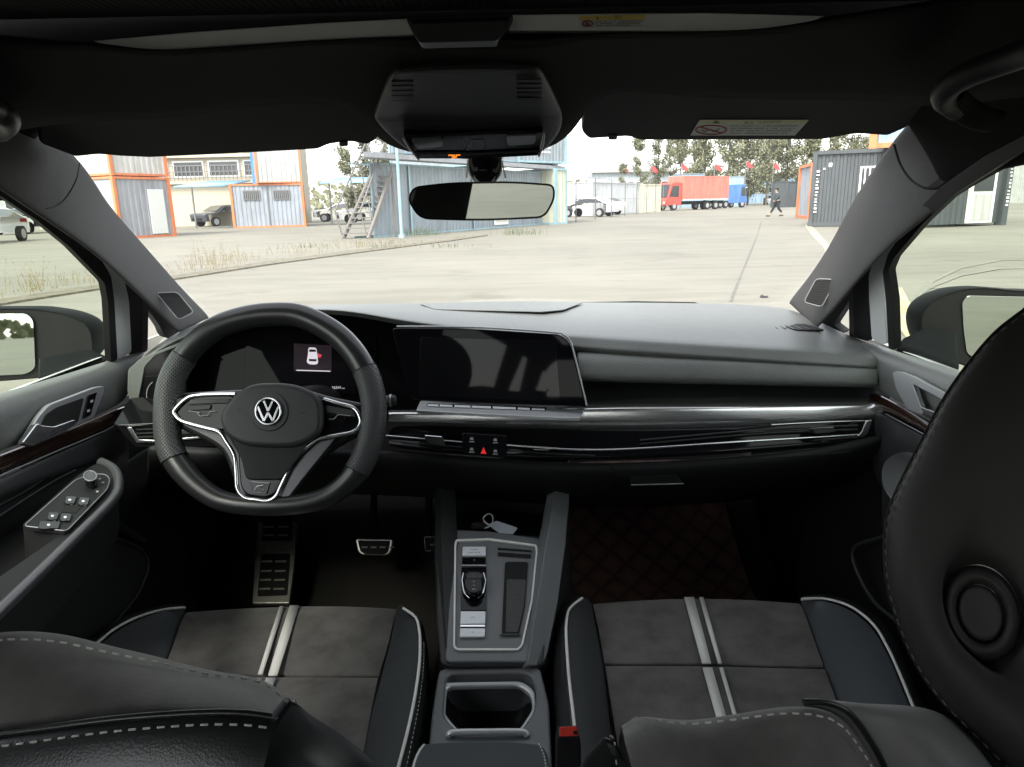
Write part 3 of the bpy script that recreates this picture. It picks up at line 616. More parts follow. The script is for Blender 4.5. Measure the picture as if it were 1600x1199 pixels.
# ================================================================== SUN VISORS, OVERHEAD CONSOLE, MIRROR
def radial(poly, c, N=64):
    out = []; c = V(c)
    for k in range(N):
        a = 2 * math.pi * k / N; d = V((math.cos(a), math.sin(a))); best = None
        for i in range(len(poly)):
            p = V(poly[i - 1][:2]) - c; q = V(poly[i][:2]) - c; e = q - p; den = d.x * e.y - d.y * e.x
            if abs(den) < 1e-9: continue
            t = (p.x * e.y - p.y * e.x) / den; u = (p.x * d.y - p.y * d.x) / den
            if t > 0 and -1e-6 <= u <= 1 + 1e-6 and (best is None or t > best): best = t
        out.append(tuple(c + d * (best or 1)))
    return out
plvl = plane3(P(344, 242, Y=.985), P(500, 234, Y=.985), P(344, 178, Y=.885))
vl = thing('sun_visor', P(330, 220, Y=.95), 'folded grey sun visor above the steering wheel, without a sticker', 'sun visor', 'sun visors')
pslab('visor_panel', [(50, 150), (530, 145), (575, 175), (592, 219), (574, 228), (548, 223), (516, 227), (498, 235), (344, 243), (234, 248), (190, 246), (156, 243), (118, 247), (60, 225)], plvl, .018, M_visor, vl, .006, r=6)
pslab('hinge_clip', [(530, 222), (544, 222), (543, 229), (531, 229)], plvl, .01, M_rub, vl, .002, off=.002, r=2)
plvr = plane3(P(1100, 220, Y=.985), P(1300, 218, Y=.985), P(1100, 165, Y=.885))
vr = thing('sun_visor', P(1170, 200, Y=.95), 'folded grey sun visor with a pale yellow and white warning sticker on the passenger side', 'sun visor', 'sun visors')
pslab('visor_panel', [(925, 130), (1470, 140), (1450, 180), (1415, 201), (1387, 213), (1337, 210), (1284, 219), (1000, 220), (981, 214), (919, 218), (908, 206)], plvr, .018, M_visor, vr, .006, r=6)
pslab('hinge_clip', [(950, 212), (965, 212), (964, 219), (951, 219)], plvr, .01, M_rub, vr, .002, off=.002, r=2)
lb = pslab('warning_sticker', [(1093, 188), (1264, 188), (1242, 212), (1079, 212)], plvr, .0006, M_label, vr, off=.0012)
pslab('yellow_band', [(1093, 188), (1264, 188), (1259, 193.5), (1090, 193.5)], plvr, .0003, M_lab2, lb, off=.0016)
pslab('triangle', [(1113, 193), (1125, 193), (1119, 188.5)], plvr, .0002, M_ink, lb, off=.002)
text('sticker_heading', '警告  WARNING', plvr(1192, 190.8, .002), (1, 0, 0), (0, -.5, 1), .0052, M_ink, lb, sx=1.2)
tube('no_child_seat_sign', [plvr(1111 + 24 * math.cos(a), 203 + 7 * math.sin(a), .0014) for a in [k * math.pi / 14 for k in range(28)]], .001, M_red, lb, closed=True, seg=6)
tube('no_child_seat_bar', [plvr(1094, 198.5, .0014), plvr(1128, 208, .0014)], .0009, M_red, lb, seg=6)
tube('seat_symbol', [plvr(x, y, .0012) for x, y in ((1096, 203), (1102, 206), (1108, 202), (1116, 206), (1124, 201))], .0008, M_ink, lb, seg=6)
j = ([], [])
for k in range(4):
    for q in range(40):
        xa = 1142 + q * 2.8
        if xa > 1246 - k * 5 or random.random() < .15: continue
        y = 197 + k * 3.8; b = len(j[0]); j[0].extend([plvr(xa, y - .6, .002), plvr(xa, y + .6, .002), plvr(xa + 1.9, y + .6, .002), plvr(xa + 1.9, y - .6, .002)]); j[1].append([b, b + 1, b + 2, b + 3])
mk('sticker_print', j[0], j[1], M_ink, lb)
oc = thing('overhead_console', P(740, 180, Y=.87), 'black ribbed overhead console with twin reading lamps above the rear-view mirror', 'overhead console')
M_ribp = pattern(mat('ribbed_plastic', (.022, .022, .022), .5, spec=.25), 'rib', 330, .5, .7, .0006, ax=(1, 0))
rows = []
for y, Y, x0, x1 in ((104, .715, 622, 838), (112, .72, 609, 848), (150, .80, 594, 866), (179, .862, 583, 879), (184, .868, 583, 880), (214, .91, 603, 880), (238, .945, 634, 858), (249, .957, 652, 846), (246, .98, 656, 842)):
    rows.append([P(x0 + (x1 - x0) * u, y - 5 * (u - .5) + (3 * abs(u - .5) ** 2 * 4 if y < 200 else -4 * abs(u - .5) ** 2 * 4), Y=Y - .058 + .008 * abs(2 * u - 1) ** 3) for u in (0, .06, .25, .5, .75, .94, 1)])
loft('console_housing', rows, M_ribp, oc, sub=2, crease=(4,), thick=.01)
plo2 = plane3(P(640, 222, Y=.853), P(840, 215, Y=.853), P(740, 243, Y=.886))
lu = pslab('lamp_unit', [(629, 214), (740, 210), (850, 206), (843, 244), (744, 249), (651, 249)], plo2, .012, M_gloss, oc, .002, off=.004, r=5)
M_lens = mat('lamp_lens', (.06, .065, .07), .1, coat=.5)
pslab('lamp_lens', [(642, 219), (690, 216), (694, 230), (652, 234)], plo2, .004, M_lens, lu, .001, off=.0065, r=5)
pslab('lamp_lens', [(790, 213), (838, 211), (836, 226), (792, 229)], plo2, .004, M_lens, lu, .001, off=.0065, r=5)
tube('button_outline', [plo2(x, y, .0046) for x, y in ((733, 234), (737, 220), (755, 219), (759, 233))], .0008, M_silver, lu, seg=6)
tube('button_outline', [plo2(x, y, .0046) for x, y in ((724, 218), (730, 235))], .0006, M_silver, lu, seg=6)
tube('lamp_trim', [plo2(x, y, .0055) for x, y in ((630, 215), (640, 232), (654, 249))], .0014, M_silver, lu, seg=6)
tube('lamp_trim', [plo2(x, y, .0055) for x, y in ((850, 208), (849, 225), (842, 244))], .0014, M_silver, lu, seg=6)
tube('lamp_lower_rail', [plo2(x, y, .0055) for x, y in ((650, 240), (745, 240), (845, 236))], .0012, M_padd, lu, seg=6)
text('airbag_off_indicator', 'PASS AIR', plo2(710, 242.4, .0062), (1, 0, .02), (0, .5, -.9) if False else (0, -.4, 1), .0036, M_iconor, lu)
text('airbag_off_indicator', 'OFF', plo2(710, 246.2, .0062), (1, 0, .02), (0, -.4, 1), .0036, M_iconor, lu)
j = None
plg2 = plane3(P(640, 150, Y=.742), P(840, 150, Y=.742), P(740, 130, Y=.699))
for k in range(5):
    for x0, x1 in ((612, 646), (808, 846)):
        y = 128 + k * 7.2 - (x0 > 700) * 3
        slab('microphone_slot', [plg2(x0, y, .002), plg2(x1, y - .4, .002), plg2(x1, y + 3.2, .002), plg2(x0, y + 3.6, .002)], .001, M_rub, oc)
mir = thing('rear_view_mirror', P(752, 314, Y=1.03), 'frameless rear-view mirror hanging on the windscreen in front of the overhead console', 'mirror')
plm = Plane(P(752, 314, Y=1.03), (-.213, -1, -.035))
mo = [(645, 292, 14), (700, 285, 30), (800, 283, 40), (866, 288, 10), (868, 310, 20), (852, 341, 14), (750, 346, 60), (655, 343, 16), (636, 312, 14)]
hs_ = pslab('mirror_housing', mo, plm, .022, M_gloss, mir, .004, r=8, taper=-.25)
pslab('mirror_glass', grow(rc(mo, 8), -3.2), plm, .001, M_mirror, mir, off=.0012)
rows = []
for y, hw, Y in ((243, 28, 1.06), (262, 29, 1.07), (275, 27, 1.07), (288, 14, 1.06), (300, 9, 1.05)):
    rows.append([P(758 + hw * math.cos(a), y, Y=Y) + V((0, .02 * math.sin(a), 0)) for a in [q * math.pi / 8 for q in range(16)]])
loft('mirror_mount', rows, M_gloss, mir, sub=1, thick=0, closed=True)
for x in (733, 786): tube('mount_seam', [P(x - 2 + (4 if x > 750 else 0) * 0, 250, Y=1.03), P(x + (4 if x > 750 else -4), 278, Y=1.035)], .0012, M_silver, mir, seg=6)
# grab handles
gh = thing('grab_handle', P(1560, 130, Y=.72), 'black roof grab handle above the passenger window', 'grab handle', 'roof grab handles')
path = cr([P(1496, 172, Y=.70), P(1478, 158, Y=.69), P(1478, 142, Y=.67), P(1510, 118, Y=.64), P(1600, 84, Y=.58), P(1700, 45, Y=.5), P(1800, 10, Y=.42)], 6)
tube('handle_bar', path, [.010] * 6 + [.0108] * (len(path) - 6), M_lower, gh, seg=16)
tube('handle_mount', cr([P(1480, 150, Y=.69), P(1500, 168, Y=.70), P(1530, 185, Y=.70), P(1552, 190, Y=.70)], 5), .016, M_head, gh, seg=14, flat=.6)
gh2 = thing('grab_handle', P(-60, 190, Y=.8), 'black roof grab handle whose tip shows at the left edge above the driver window', 'grab handle', 'roof grab handles')
tube('handle_bar', cr([P(-4, 204, Y=.72), P(9, 192, Y=.71), P(6, 180, Y=.69), P(-20, 168, Y=.67), P(-120, 130, Y=.58), P(-260, 80, Y=.45)], 6), .0115, M_padd, gh2, seg=16)
# ================================================================== DOORS
def wplane(s): return Plane((s * .70, 0, .93), (-s * .32, 0, -.12) if False else (-s * .933, 0, -.35))
WL, WR = wplane(-1), wplane(1)
dl = thing('front_door', (-.69, .8, .3), 'driver side car door at the left with window switches, pull handle and exterior mirror', 'car door', 'front doors')
dr = thing('front_door', (.69, .8, .3), 'passenger side car door at the right behind the headrest, with exterior mirror', 'car door', 'front doors')
# window glass
def pane(name, px, pl, m, par): pts = [pl(*a) for a in px]; return mk(name, pts, [list(range(len(pts)))], m, par)
def cols(px, X): return [P(a[0], a[1], X=X) for a in px]
# left door frame pieces (on the window plane)
pane('window_glass', [(-500, -60), (0, 297), (112, 383), (168, 441), (180, 568), (0, 622), (-500, 790)], Plane(WL.o - WL.n * .012, WL.n), G_side, dl)
pane('quarter_glass', [(228, 476), (262, 520), (256, 534), (228, 552)], Plane(WL.o - WL.n * .03, WL.n), G_front, car)
pslab('window_seal', [(-300, 55), (0, 283), (62, 325), (118, 368), (160, 408), (174, 432), (179, 470), (184, 562), (174, 568), (169, 470), (164, 443), (110, 387), (60, 346), (0, 306), (-300, 85)], WL, .012, M_rub, dl, .003, off=.004, r=4)
pslab('window_frame', [(112, 345), (150, 375), (192, 425), (202, 470), (206, 552), (178, 564), (173, 470), (168, 434), (112, 372)], WL, .012, M_doorfr, dl, .003, off=-.002, r=8)
pslab('door_aperture_seal', [(-300, 20), (0, 270), (70, 312), (150, 368), (210, 432), (224, 470), (223, 552), (199, 556), (196, 470), (187, 430), (140, 383), (62, 326), (0, 286), (-300, 60)], WL, .02, M_rub, car, .004, off=-.008, r=8)
pslab('quarter_window_trim', [(205, 425), (226, 452), (262, 500), (282, 520), (262, 530), (256, 524), (252, 513), (232, 484), (231, 548), (216, 556), (217, 470)], WL, .015, M_pill, car, .002, off=-.016, r=3)
# right door frame
pane('window_glass', [(2000, -60), (1600, 232), (1440, 346), (1386, 420), (1392, 548), (1600, 622), (2000, 760)], Plane(WR.o - WR.n * .012, WR.n), G_side, dr)
pane('quarter_glass', [(1333, 450), (1296, 500), (1310, 522), (1333, 530)], Plane(WR.o - WR.n * .03, WR.n), G_front, car)
pslab('window_seal', [(1900, 5), (1600, 212), (1538, 245), (1470, 292), (1425, 337), (1387, 398), (1379, 425), (1384, 470), (1388, 545), (1398, 548), (1395, 470), (1388, 424), (1396, 404), (1440, 352), (1490, 304), (1600, 234), (1900, 40)], WR, .012, M_rub, dr, .003, off=.004, r=4)
pslab('window_frame', [(1428, 322), (1395, 360), (1366, 404), (1357, 430), (1358, 470), (1362, 532), (1386, 540), (1381, 470), (1380, 425), (1388, 396), (1428, 340)], WR, .012, M_doorfr, dr, .003, off=-.002, r=8)
pslab('door_aperture_seal', [(1900, -60), (1600, 200), (1530, 235), (1450, 290), (1385, 362), (1345, 415), (1332, 440), (1334, 528), (1360, 535), (1356, 470), (1357, 425), (1372, 392), (1425, 330), (1480, 282), (1600, 216), (1900, -10)], WR, .02, M_rub, car, .004, off=-.008, r=8)
pslab('quarter_window_trim', [(1332, 438), (1300, 475), (1278, 508), (1310, 524), (1318, 520), (1302, 508), (1326, 470), (1327, 526), (1337, 530)], WR, .015, M_pill, car, .002, off=-.016, r=3)
# door cards
def card(par, rows, side):
    rr_ = [[P(a[0], a[1], X=side * X) for a in row] for row, X in rows]
    return rr_
L = [([(230, 545), (166, 563), (80, 590), (0, 612), (-150, 656), (-400, 730)], .715),
     ([(228, 549), (168, 567), (82, 596), (0, 620), (-150, 668), (-400, 745)], .695),
     ([(222, 560), (170, 578), (84, 606), (0, 634), (-150, 686), (-400, 770)], .683),
     ([(210, 600), (160, 618), (80, 648), (0, 678), (-150, 735), (-400, 830)], .675),
     ([(200, 628), (166, 645), (80, 680), (0, 706), (-150, 770), (-400, 880)], .68)]
loft('door_card', card(dl, L, -1), M_padd if False else M_pad, dl, sub=2, thick=.006)
L = [([(205, 626), (166, 646), (80, 681), (0, 708), (-150, 772), (-400, 882)], .682), ([(200, 652), (166, 672), (80, 708), (0, 743), (-150, 815), (-400, 935)], .676)]
M_brown = mat('dark_brown_gloss', (.025, .012, .009), .18, coat=.6)
loft('decor_strip', card(dl, L, -1), M_brown, dl, sub=1, thick=.006)
tube('decor_line', cols([(200, 653), (166, 673), (80, 709), (0, 744), (-150, 816)], -.674), .0014, M_silver, dl, seg=8)
L = [([(200, 655), (166, 675), (80, 712), (0, 746), (-150, 818), (-400, 938)], .672), ([(205, 695), (166, 712), (80, 745), (0, 772), (-150, 850), (-400, 980)], .664),
     ([(205, 705), (166, 718), (80, 752), (0, 782), (-150, 862), (-400, 995)], .675), ([(205, 725), (150, 745), (80, 778), (0, 812), (-150, 890), (-400, 1020)], .664), ([(205, 760), (150, 790), (80, 815), (0, 850), (-150, 930), (-400, 1060)], .68)]
loft('door_lower_card', card(dl, L, -1), M_padd, dl, sub=2, crease=(1,), thick=.006)
tube('card_fold', cols(cr([(130, 722), (80, 742), (40, 768), (0, 790), (-60, 822)], 4), -.668), .003, M_rub, dl, seg=8)
tube('card_fold', cols(cr([(118, 735), (85, 752), (40, 780), (0, 806), (-60, 840)], 4), -.664), .002, M_padd, dl, seg=8)
for s, par in ((-1, dl), (1, dr)):
    rows = [[V((s * x, Y, z)) for Y in (.2, .5, .8, 1.1, 1.3, 1.42)] for x, z in ((.69, .74), (.685, .66), (.672, .55), (.66, .42), (.67, .30), (.70, .25))]
    loft('door_pocket_panel', rows, M_lower, par, sub=2, thick=.006)
    rows = [[V((s * x, Y, z)) for Y in (.2, .6, 1.0, 1.3, 1.75)] for x, z in ((.745, .925), (.80, .91), (.86, .84), (.89, .66), (.88, .45), (.85, .3))]
    loft('outer_skin', rows, M_white, par, sub=2, thick=.004)
pa = Plane((0, 0, .745), (.12, 0, 1))
M_arm = mat('armrest_plastic', (.012, .0125, .013), .6, spec=.2)
arm = pslab('armrest', [(150, 722), (172, 728), (187, 752), (177, 784), (104, 858), (0, 962), (-180, 1130), (-260, 1110), (-150, 1018), (0, 898, 6), (94, 834, 4), (34, 818, 4), (116, 745)], pa, .07, M_arm, dl, .006, off=0, r=14)
tube('armrest_pad', [pa(x, y, -.002) for x, y in cr([(158, 722), (178, 734), (185, 755), (174, 784), (104, 854), (0, 955), (-180, 1125)], 6)], .007, mat('armrest_edge', (.05, .052, .055), .3, spec=.6), arm, seg=16)
swp = pslab('switch_panel', [(37, 822), (104, 830), (168, 764), (172, 748), (164, 741), (144, 741), (118, 750)], pa, .006, M_lower, dl, .0015, off=.006, r=7)
tube('panel_trim', [pa(x, y, .0065) for x, y in rc([(37, 822), (104, 830), (168, 764), (172, 748), (164, 741), (144, 741), (118, 750)], 7)], .0007, M_silver, swp, closed=True, seg=6)
for x, y, w_ in ((109, 781, 9), (130, 783, 9), (82, 806, 9), (102, 808, 9), (76, 820, 17)):
    b = pslab('window_switch', [(x - w_, y + 5), (x + w_ - 2, y + 6), (x + w_ + 2, y - 5), (x - w_ + 3, y - 6)], pa, .003, M_gloss, swp, .0008, off=.0085, r=2)
    pslab('switch_mark', [(x + 2.5 * math.cos(a), y + 1.6 * math.sin(a)) for a in [q * math.pi / 5 for q in range(10)]], pa, .0005, M_btn, b, off=.0092)
pslab('switch_well', [(96, 800), (118, 802), (128, 791), (100, 789)], pa, .0005, M_rub, swp, off=.0066)
kn = [pa(143 + 10 * math.cos(a), 756 + 8 * math.sin(a), .007) for a in [q * math.pi / 12 for q in range(24)]]
slab('mirror_knob', [p + V((0, 0, .012)) for p in kn], .012, M_gloss, swp, .0015, away=(0, 0, -1))
tube('knob_ring', [p + V((0, 0, .012)) for p in kn], .0009, M_silver, swp, closed=True, seg=6)
for x, y in ((156, 748), (161, 754), (152, 768)): pslab('switch_mark', [(x - 2, y + 1), (x + 2, y + 1), (x + 2, y - 1), (x - 2, y - 1)], pa, .0004, M_icon, swp, off=.0066)
pslab('pull_recess', [(-300, 1060), (-120, 880), (0, 828), (60, 800), (110, 820), (110, 860), (0, 950), (-200, 1120)], Plane((0, 0, .69), (.1, 0, 1)), .01, M_rub, arm)
# inner release handle, left
ph = Plane(P(90, 655, X=-.668), (1, -.05, .18))
hb = pslab('handle_bezel', [(34, 694), (60, 650), (76, 632), (150, 604), (163, 603), (163, 612), (148, 652), (140, 657), (52, 698)], ph, .008, M_silver, dl, .003, off=.006, r=6)
pslab('handle_bowl', [(62, 668), (72, 648), (88, 637), (132, 621), (122, 661), (80, 672)], ph, .003, M_rub, hb, .001, off=.0075, r=5)
pslab('release_lever', [(35, 692), (58, 661), (66, 665), (84, 667), (118, 655), (120, 663), (96, 674), (52, 697)], ph, .010, M_chrome, hb, .003, off=.014, r=4)
lk = pslab('lock_switch', [(138, 618), (152, 613), (142, 649), (130, 655)], ph, .003, M_gloss, hb, .0008, off=.009, r=2)
for x, y in ((143.5, 627), (138.5, 642)): pslab('lock_icon', [(x - 2, y + 2.5), (x + 2, y + 1.5), (x + 2.5, y - 2.5), (x - 1.5, y - 1.5)], ph, .0004, M_icon, lk, off=.0095)
# speaker, left
psp = Plane(P(170, 920, X=-.655), (1, -.1, .12))
so_ = [(100, 880), (147, 845), (176, 842), (205, 850), (226, 866), (232, 884), (216, 925), (180, 970), (140, 1000), (90, 1030), (40, 1040), (60, 940)]
sp = pslab('speaker_grille', so_, psp, .006, mat('speaker_mesh', (.014, .014, .014), .9, bump=.6, bscale=900), dl, .002, r=16)
tube('speaker_rim', [psp(x, y, .001) for x, y in rc([(120, 858), (147, 843), (176, 841), (205, 849), (228, 865), (234, 886), (218, 927), (182, 972), (140, 1003), (80, 1040)], 14)][2:-2], .003, M_padd, sp, seg=8)
pslab('sill_line', [(180, 818), (192, 816), (232, 845), (226, 850)], psp, .01, M_padd, dl, .002, off=-.004)
# right door card
R_ = [([(1300, 512), (1344, 530), (1397, 546), (1500, 577), (1650, 625), (1900, 700)], .715),
      ([(1302, 516), (1343, 534), (1400, 553), (1500, 586), (1650, 637), (1900, 715)], .695),
      ([(1305, 525), (1345, 541), (1402, 562), (1500, 598), (1650, 655), (1900, 740)], .683),
      ([(1330, 560), (1362, 568), (1410, 592), (1500, 640), (1650, 715), (1900, 830)], .675),
      ([(1350, 605), (1376, 616), (1420, 638), (1500, 690), (1650, 775), (1900, 900)], .68)]
loft('door_card', card(dr, R_, 1), M_pad, dr, sub=2, thick=.006)
R_ = [([(1350, 606), (1378, 618), (1420, 641), (1500, 692), (1650, 776), (1900, 902)], .681), ([(1355, 635), (1384, 645), (1440, 675), (1500, 712), (1650, 800), (1900, 930)], .676)]
loft('decor_strip', card(dr, R_, 1), M_brown, dr, sub=1, thick=.006)
tube('decor_line', cols([(1384, 647), (1440, 677), (1500, 714), (1650, 802)], .673), .001, M_silver, dr, seg=8)
R_ = [([(1355, 637), (1386, 649), (1440, 679), (1500, 716), (1650, 804), (1900, 934)], .674), ([(1360, 690), (1400, 700), (1450, 720), (1500, 745), (1650, 840), (1900, 980)], .666), ([(1360, 760), (1400, 780), (1450, 800), (1500, 830), (1650, 920), (1900, 1060)], .68)]
loft('door_lower_card', card(dr, R_, 1), M_padd, dr, sub=2, thick=.006)
phr = Plane(P(1450, 620, X=.668), (-1, -.05, .18))
hb = pslab('handle_bezel', [(1394, 582), (1404, 580), (1426, 588), (1480, 617), (1530, 645), (1530, 655), (1426, 600), (1443, 648), (1430, 645), (1418, 640), (1400, 608)], phr, .008, M_silver, dr, .002, off=.006, r=4)
pslab('release_lever', [(1438, 636), (1460, 644), (1500, 664), (1500, 672), (1442, 645)], phr, .01, M_chrome, hb, .002, off=.012, r=3)
par = Plane((0, 0, .745), (-.12, 0, 1))
pslab('armrest', [(1377, 740), (1381, 722), (1398, 708), (1420, 705), (1520, 760), (1900, 1000), (1750, 1100), (1400, 790), (1380, 764)], par, .07, M_lea, dr, .012, r=14)
psr = Plane(P(1380, 900, X=.655), (-1, -.1, .12))
tube('speaker_rim', [psr(x, y, .001) for x, y in cr([(1400, 835), (1350, 848), (1334, 858), (1334, 880), (1352, 920), (1375, 950), (1420, 985)], 5)], .0035, M_padd, dr, seg=8)
# exterior mirrors
def ext_mirror(par, house, glass_, base, pl, lines):
    o = []; n = 40; c = (sum(a[0] for a in house) / len(house), sum(a[1] for a in house) / len(house))
    hr = radial(rc(house, 12), c, n); ring = [pl(*a) for a in hr]; cc = sum(ring, V((0, 0, 0))) / n; dep = V((0, 1, 0))
    rows = []
    for d, k in ((.0, .985), (.006, 1.0), (.03, 1.0), (.07, .95), (.10, .82), (.125, .55), (.135, .2)): rows.append([cc + (p - cc) * k + dep * d for p in ring])
    h = loft('exterior_mirror', rows, M_mcap, par, sub=1, thick=0, closed=True)
    slab('mirror_bezel', [cc + (p - cc) * .985 + V((0, .002, 0)) for p in ring], .01, M_rub, h, .002)
    g = pslab('mirror_glass', glass_, pl, .002, M_mirror, h, .0005, off=.004, r=8)
    slab('mirror_base', base, .05, M_mcap, h, .008)
    return h
pml = Plane(P(40, 540, X=-.93), (.28, -1, .075)); 
ext_mirror(dl, [(-200, 484), (0, 482), (47, 482), (96, 489), (130, 501), (143, 512), (146, 536), (148, 556), (122, 577), (81, 590), (0, 597), (-200, 600)], [(-190, 492), (0, 491), (41, 490), (52, 500), (55, 575), (41, 585), (0, 587), (-190, 590)],
           [P(60, 590, X=-.80), P(165, 566, X=-.74), P(165, 556, X=-.74), P(140, 545, X=-.78), P(60, 560, X=-.86)], pml, None)
pmr = Plane(P(1550, 540, X=.93), (-.28, -1, .02))
ext_mirror(dr, [(1800, 455), (1600, 455), (1537, 449), (1500, 452), (1455, 468), (1437, 492), (1437, 512), (1446, 545), (1500, 570), (1560, 590), (1800, 590)], [(1790, 463), (1600, 464), (1512, 462), (1503, 472), (1506, 520), (1511, 553), (1560, 578), (1790, 580)],
           [P(1400, 540, X=.74), P(1412, 525, X=.76), P(1450, 508, X=.82), P(1500, 520, X=.86), P(1500, 572, X=.8)], pmr, None)
# ================================================================== SEATS
def srow(pts, z): return [P(p[0], p[1], Z=z) for p in pts]
ds = thing('front_seat', (-.37, .7, .25), 'driver seat at the left with dark suede cushion, two pale stripes behind the steering wheel', 'car seat', 'front seats')
ps = thing('front_seat', (.37, .7, .25), 'passenger seat at the right, dark suede cushion with stripes and a large dark headrest', 'car seat', 'front seats')
dn = lambda row, a, b: [p + V((0, a, b)) for p in row]
def cushion(par, far, rows, z0=.53):
    f = srow(far, z0); rr_ = [dn(f, .035, -.12), dn(f, .028, -.04), dn(f, .010, -.008)]
    rr_ += [dn(f, -.012, 0)] + [srow(r, z) for r, z in rows]
    rr_ = tight(rr_); rr_.insert(-1, [a.lerp(b_, .92) for a, b_ in zip(rr_[-2], rr_[-1])])
    rr_.append([p + V((0, .002, -.01)) for p in rr_[-1]])
    return loft('cushion_insert', rr_, M_suede, par, sub=2, thick=.001)
# driver cushion
cushion(ds, [(290, 953), (370, 947), (450, 944), (540, 943), (620, 948)], [([(272, 1005), (365, 1000), (440, 998), (530, 998), (609, 1003)], .527), ([(254, 1049), (350, 1053), (425, 1055), (510, 1055), (592, 1056)], .523)])
r1 = srow([(254, 1050), (350, 1054), (425, 1056), (510, 1056), (592, 1057)], .522)
loft('cushion_insert', tight([dn(r1, 0, -.012), r1, srow([(250, 1056), (346, 1060), (420, 1063), (508, 1063), (590, 1063)], .527), srow([(235, 1100), (340, 1120), (400, 1122), (490, 1125), (580, 1112)], .527), srow([(200, 1230), (310, 1230), (370, 1230), (470, 1230), (560, 1230)], .52)]), M_suede, ds, sub=2, thick=.001)
pz = lambda x, y, z=.5315: P(x, y, Z=z)
def strip(par, pts, z, m=M_stripe):
    """ribbon: list of (x0,x1,y)"""
    j = ([], [])
    for a in pts: j[0].extend([P(a[0], a[2], Z=z), P(a[1], a[2], Z=z)])
    for i in range(len(pts) - 1): j[1].append([2 * i, 2 * i + 1, 2 * i + 3, 2 * i + 2])
    o = mk('stripe', j[0], j[1], m, par); md = o.modifiers.new('s', 'SOLIDIFY'); md.thickness = .002; return o
strip(ds, [(437, 444, 947), (421, 428.5, 995), (403, 410, 1053)], .5325); strip(ds, [(453, 467, 946), (437, 452, 995), (419, 433, 1055)], .5325)
strip(ds, [(400, 408, 1060), (380, 388, 1105)], .530); strip(ds, [(416, 431, 1061), (398, 413, 1105)], .530)
def bolster(par, inner, ridge, outer, zi, zr, zo, m, mo=None, drop=.16):
    a, b, c = [resam(cr([P(p[0], p[1], Z=z) for p in q], 5), 11) for q, z in ((inner, zi), (ridge, zr), (outer, zo))]
    mid = [x.lerp(y, .5) + V((0, 0, .010)) for x, y in zip(a, b)]
    o = loft('bolster', [dn(a, 0, -.015), a, mid, b], m, par, sub=2, thick=.006)
    m2 = [x.lerp(y, .6) + V((0, 0, .004)) for x, y in zip(b, c)]
    low = [V((p.x, p.y, p.z - drop)) for p in c]
    loft('bolster_side', [b, m2, c, low], mo or M_lea, o, sub=2, thick=.006)
    tube('piping', [p + V((0, 0, .0015)) for p in cr(b, 3)], .0022, M_pipe, par, seg=8)
    return b, c
bolster(ds, [(291, 953), (278, 985), (262, 1025), (240, 1060)], [(290, 951), (250, 955), (210, 968), (180, 984), (160, 1000), (110, 1040), (60, 1100)], [(285, 949), (235, 955), (190, 972), (160, 992), (140, 1010), (90, 1060), (30, 1120)], .525, .545, .51, M_leag)
b, c = bolster(ds, [(618, 948), (606, 1005), (592, 1060), (575, 1120), (560, 1230)], [(630, 952), (645, 958), (655, 985), (656, 1030), (650, 1080), (638, 1140), (615, 1230)], [(640, 953), (660, 966), (669, 1000), (670, 1050), (667, 1100), (660, 1150), (648, 1230)], .525, .565, .53, M_perf2)
dashes('stitching', [x.lerp(y, .45) + V((0, 0, .006)) for x, y in zip(b[3:], c[3:])], M_thread, ds, .004, .004, .0006)
# passenger cushion
cushion(ps, [(925, 940), (1000, 934), (1085, 931), (1170, 933), (1250, 939)], [([(936, 988), (1015, 984), (1095, 982), (1182, 984), (1268, 988)], .527), ([(944, 1037), (1025, 1037), (1106, 1037), (1200, 1040), (1288, 1042)], .523)])
r1 = srow([(944, 1038), (1025, 1038), (1106, 1038), (1200, 1041), (1288, 1043)], .522)
loft('cushion_insert', tight([dn(r1, 0, -.012), r1, srow([(946, 1045), (1027, 1045), (1108, 1045), (1203, 1048), (1291, 1050)], .527), srow([(956, 1110), (1040, 1115), (1126, 1118), (1220, 1115), (1312, 1106)], .527), srow([(975, 1230), (1060, 1230), (1150, 1230), (1250, 1230), (1350, 1230)], .52)]), M_suede, ps, sub=2, thick=.001)
strip(ps, [(1069, 1084, 933), (1083, 1098, 985), (1097, 1111, 1036)], .5325); strip(ps, [(1092.5, 1099, 933), (1107, 1114, 985), (1122, 1128, 1036)], .5325)
strip(ps, [(1098, 1113, 1043), (1119, 1135, 1120), (1130, 1146, 1170)], .530); strip(ps, [(1124, 1130, 1043), (1145, 1151, 1116), (1158, 1164, 1170)], .530)
b, c = bolster(ps, [(926, 940), (936, 990), (946, 1050), (953, 1110), (962, 1230)], [(910, 936), (893, 946), (885, 975), (886, 1020), (890, 1070), (898, 1140), (905, 1230)], [(902, 936), (880, 950), (868, 985), (866, 1030), (868, 1080), (873, 1150), (880, 1230)], .525, .565, .53, M_perf2)
dashes('stitching', [x.lerp(y, .45) + V((0, 0, .006)) for x, y in zip(b[2:], c[2:])], M_thread, ps, .004, .004, .0006)
bolster(ps, [(1250, 940), (1268, 990), (1290, 1045), (1318, 1130)], [(1252, 938), (1290, 937), (1330, 950), (1365, 978), (1390, 1020), (1412, 1070), (1440, 1140)], [(1256, 936), (1300, 934), (1345, 948), (1382, 978), (1405, 1018), (1425, 1070), (1460, 1150)], .525, .55, .51, M_leag)
loft('cushion_base', [srow(r, .512) for r in ([(280, 960), (450, 952), (636, 958)], [(245, 1056), (430, 1056), (625, 1056)], [(170, 1230), (380, 1230), (610, 1230)])], M_suede, ds, sub=1, thick=.01)
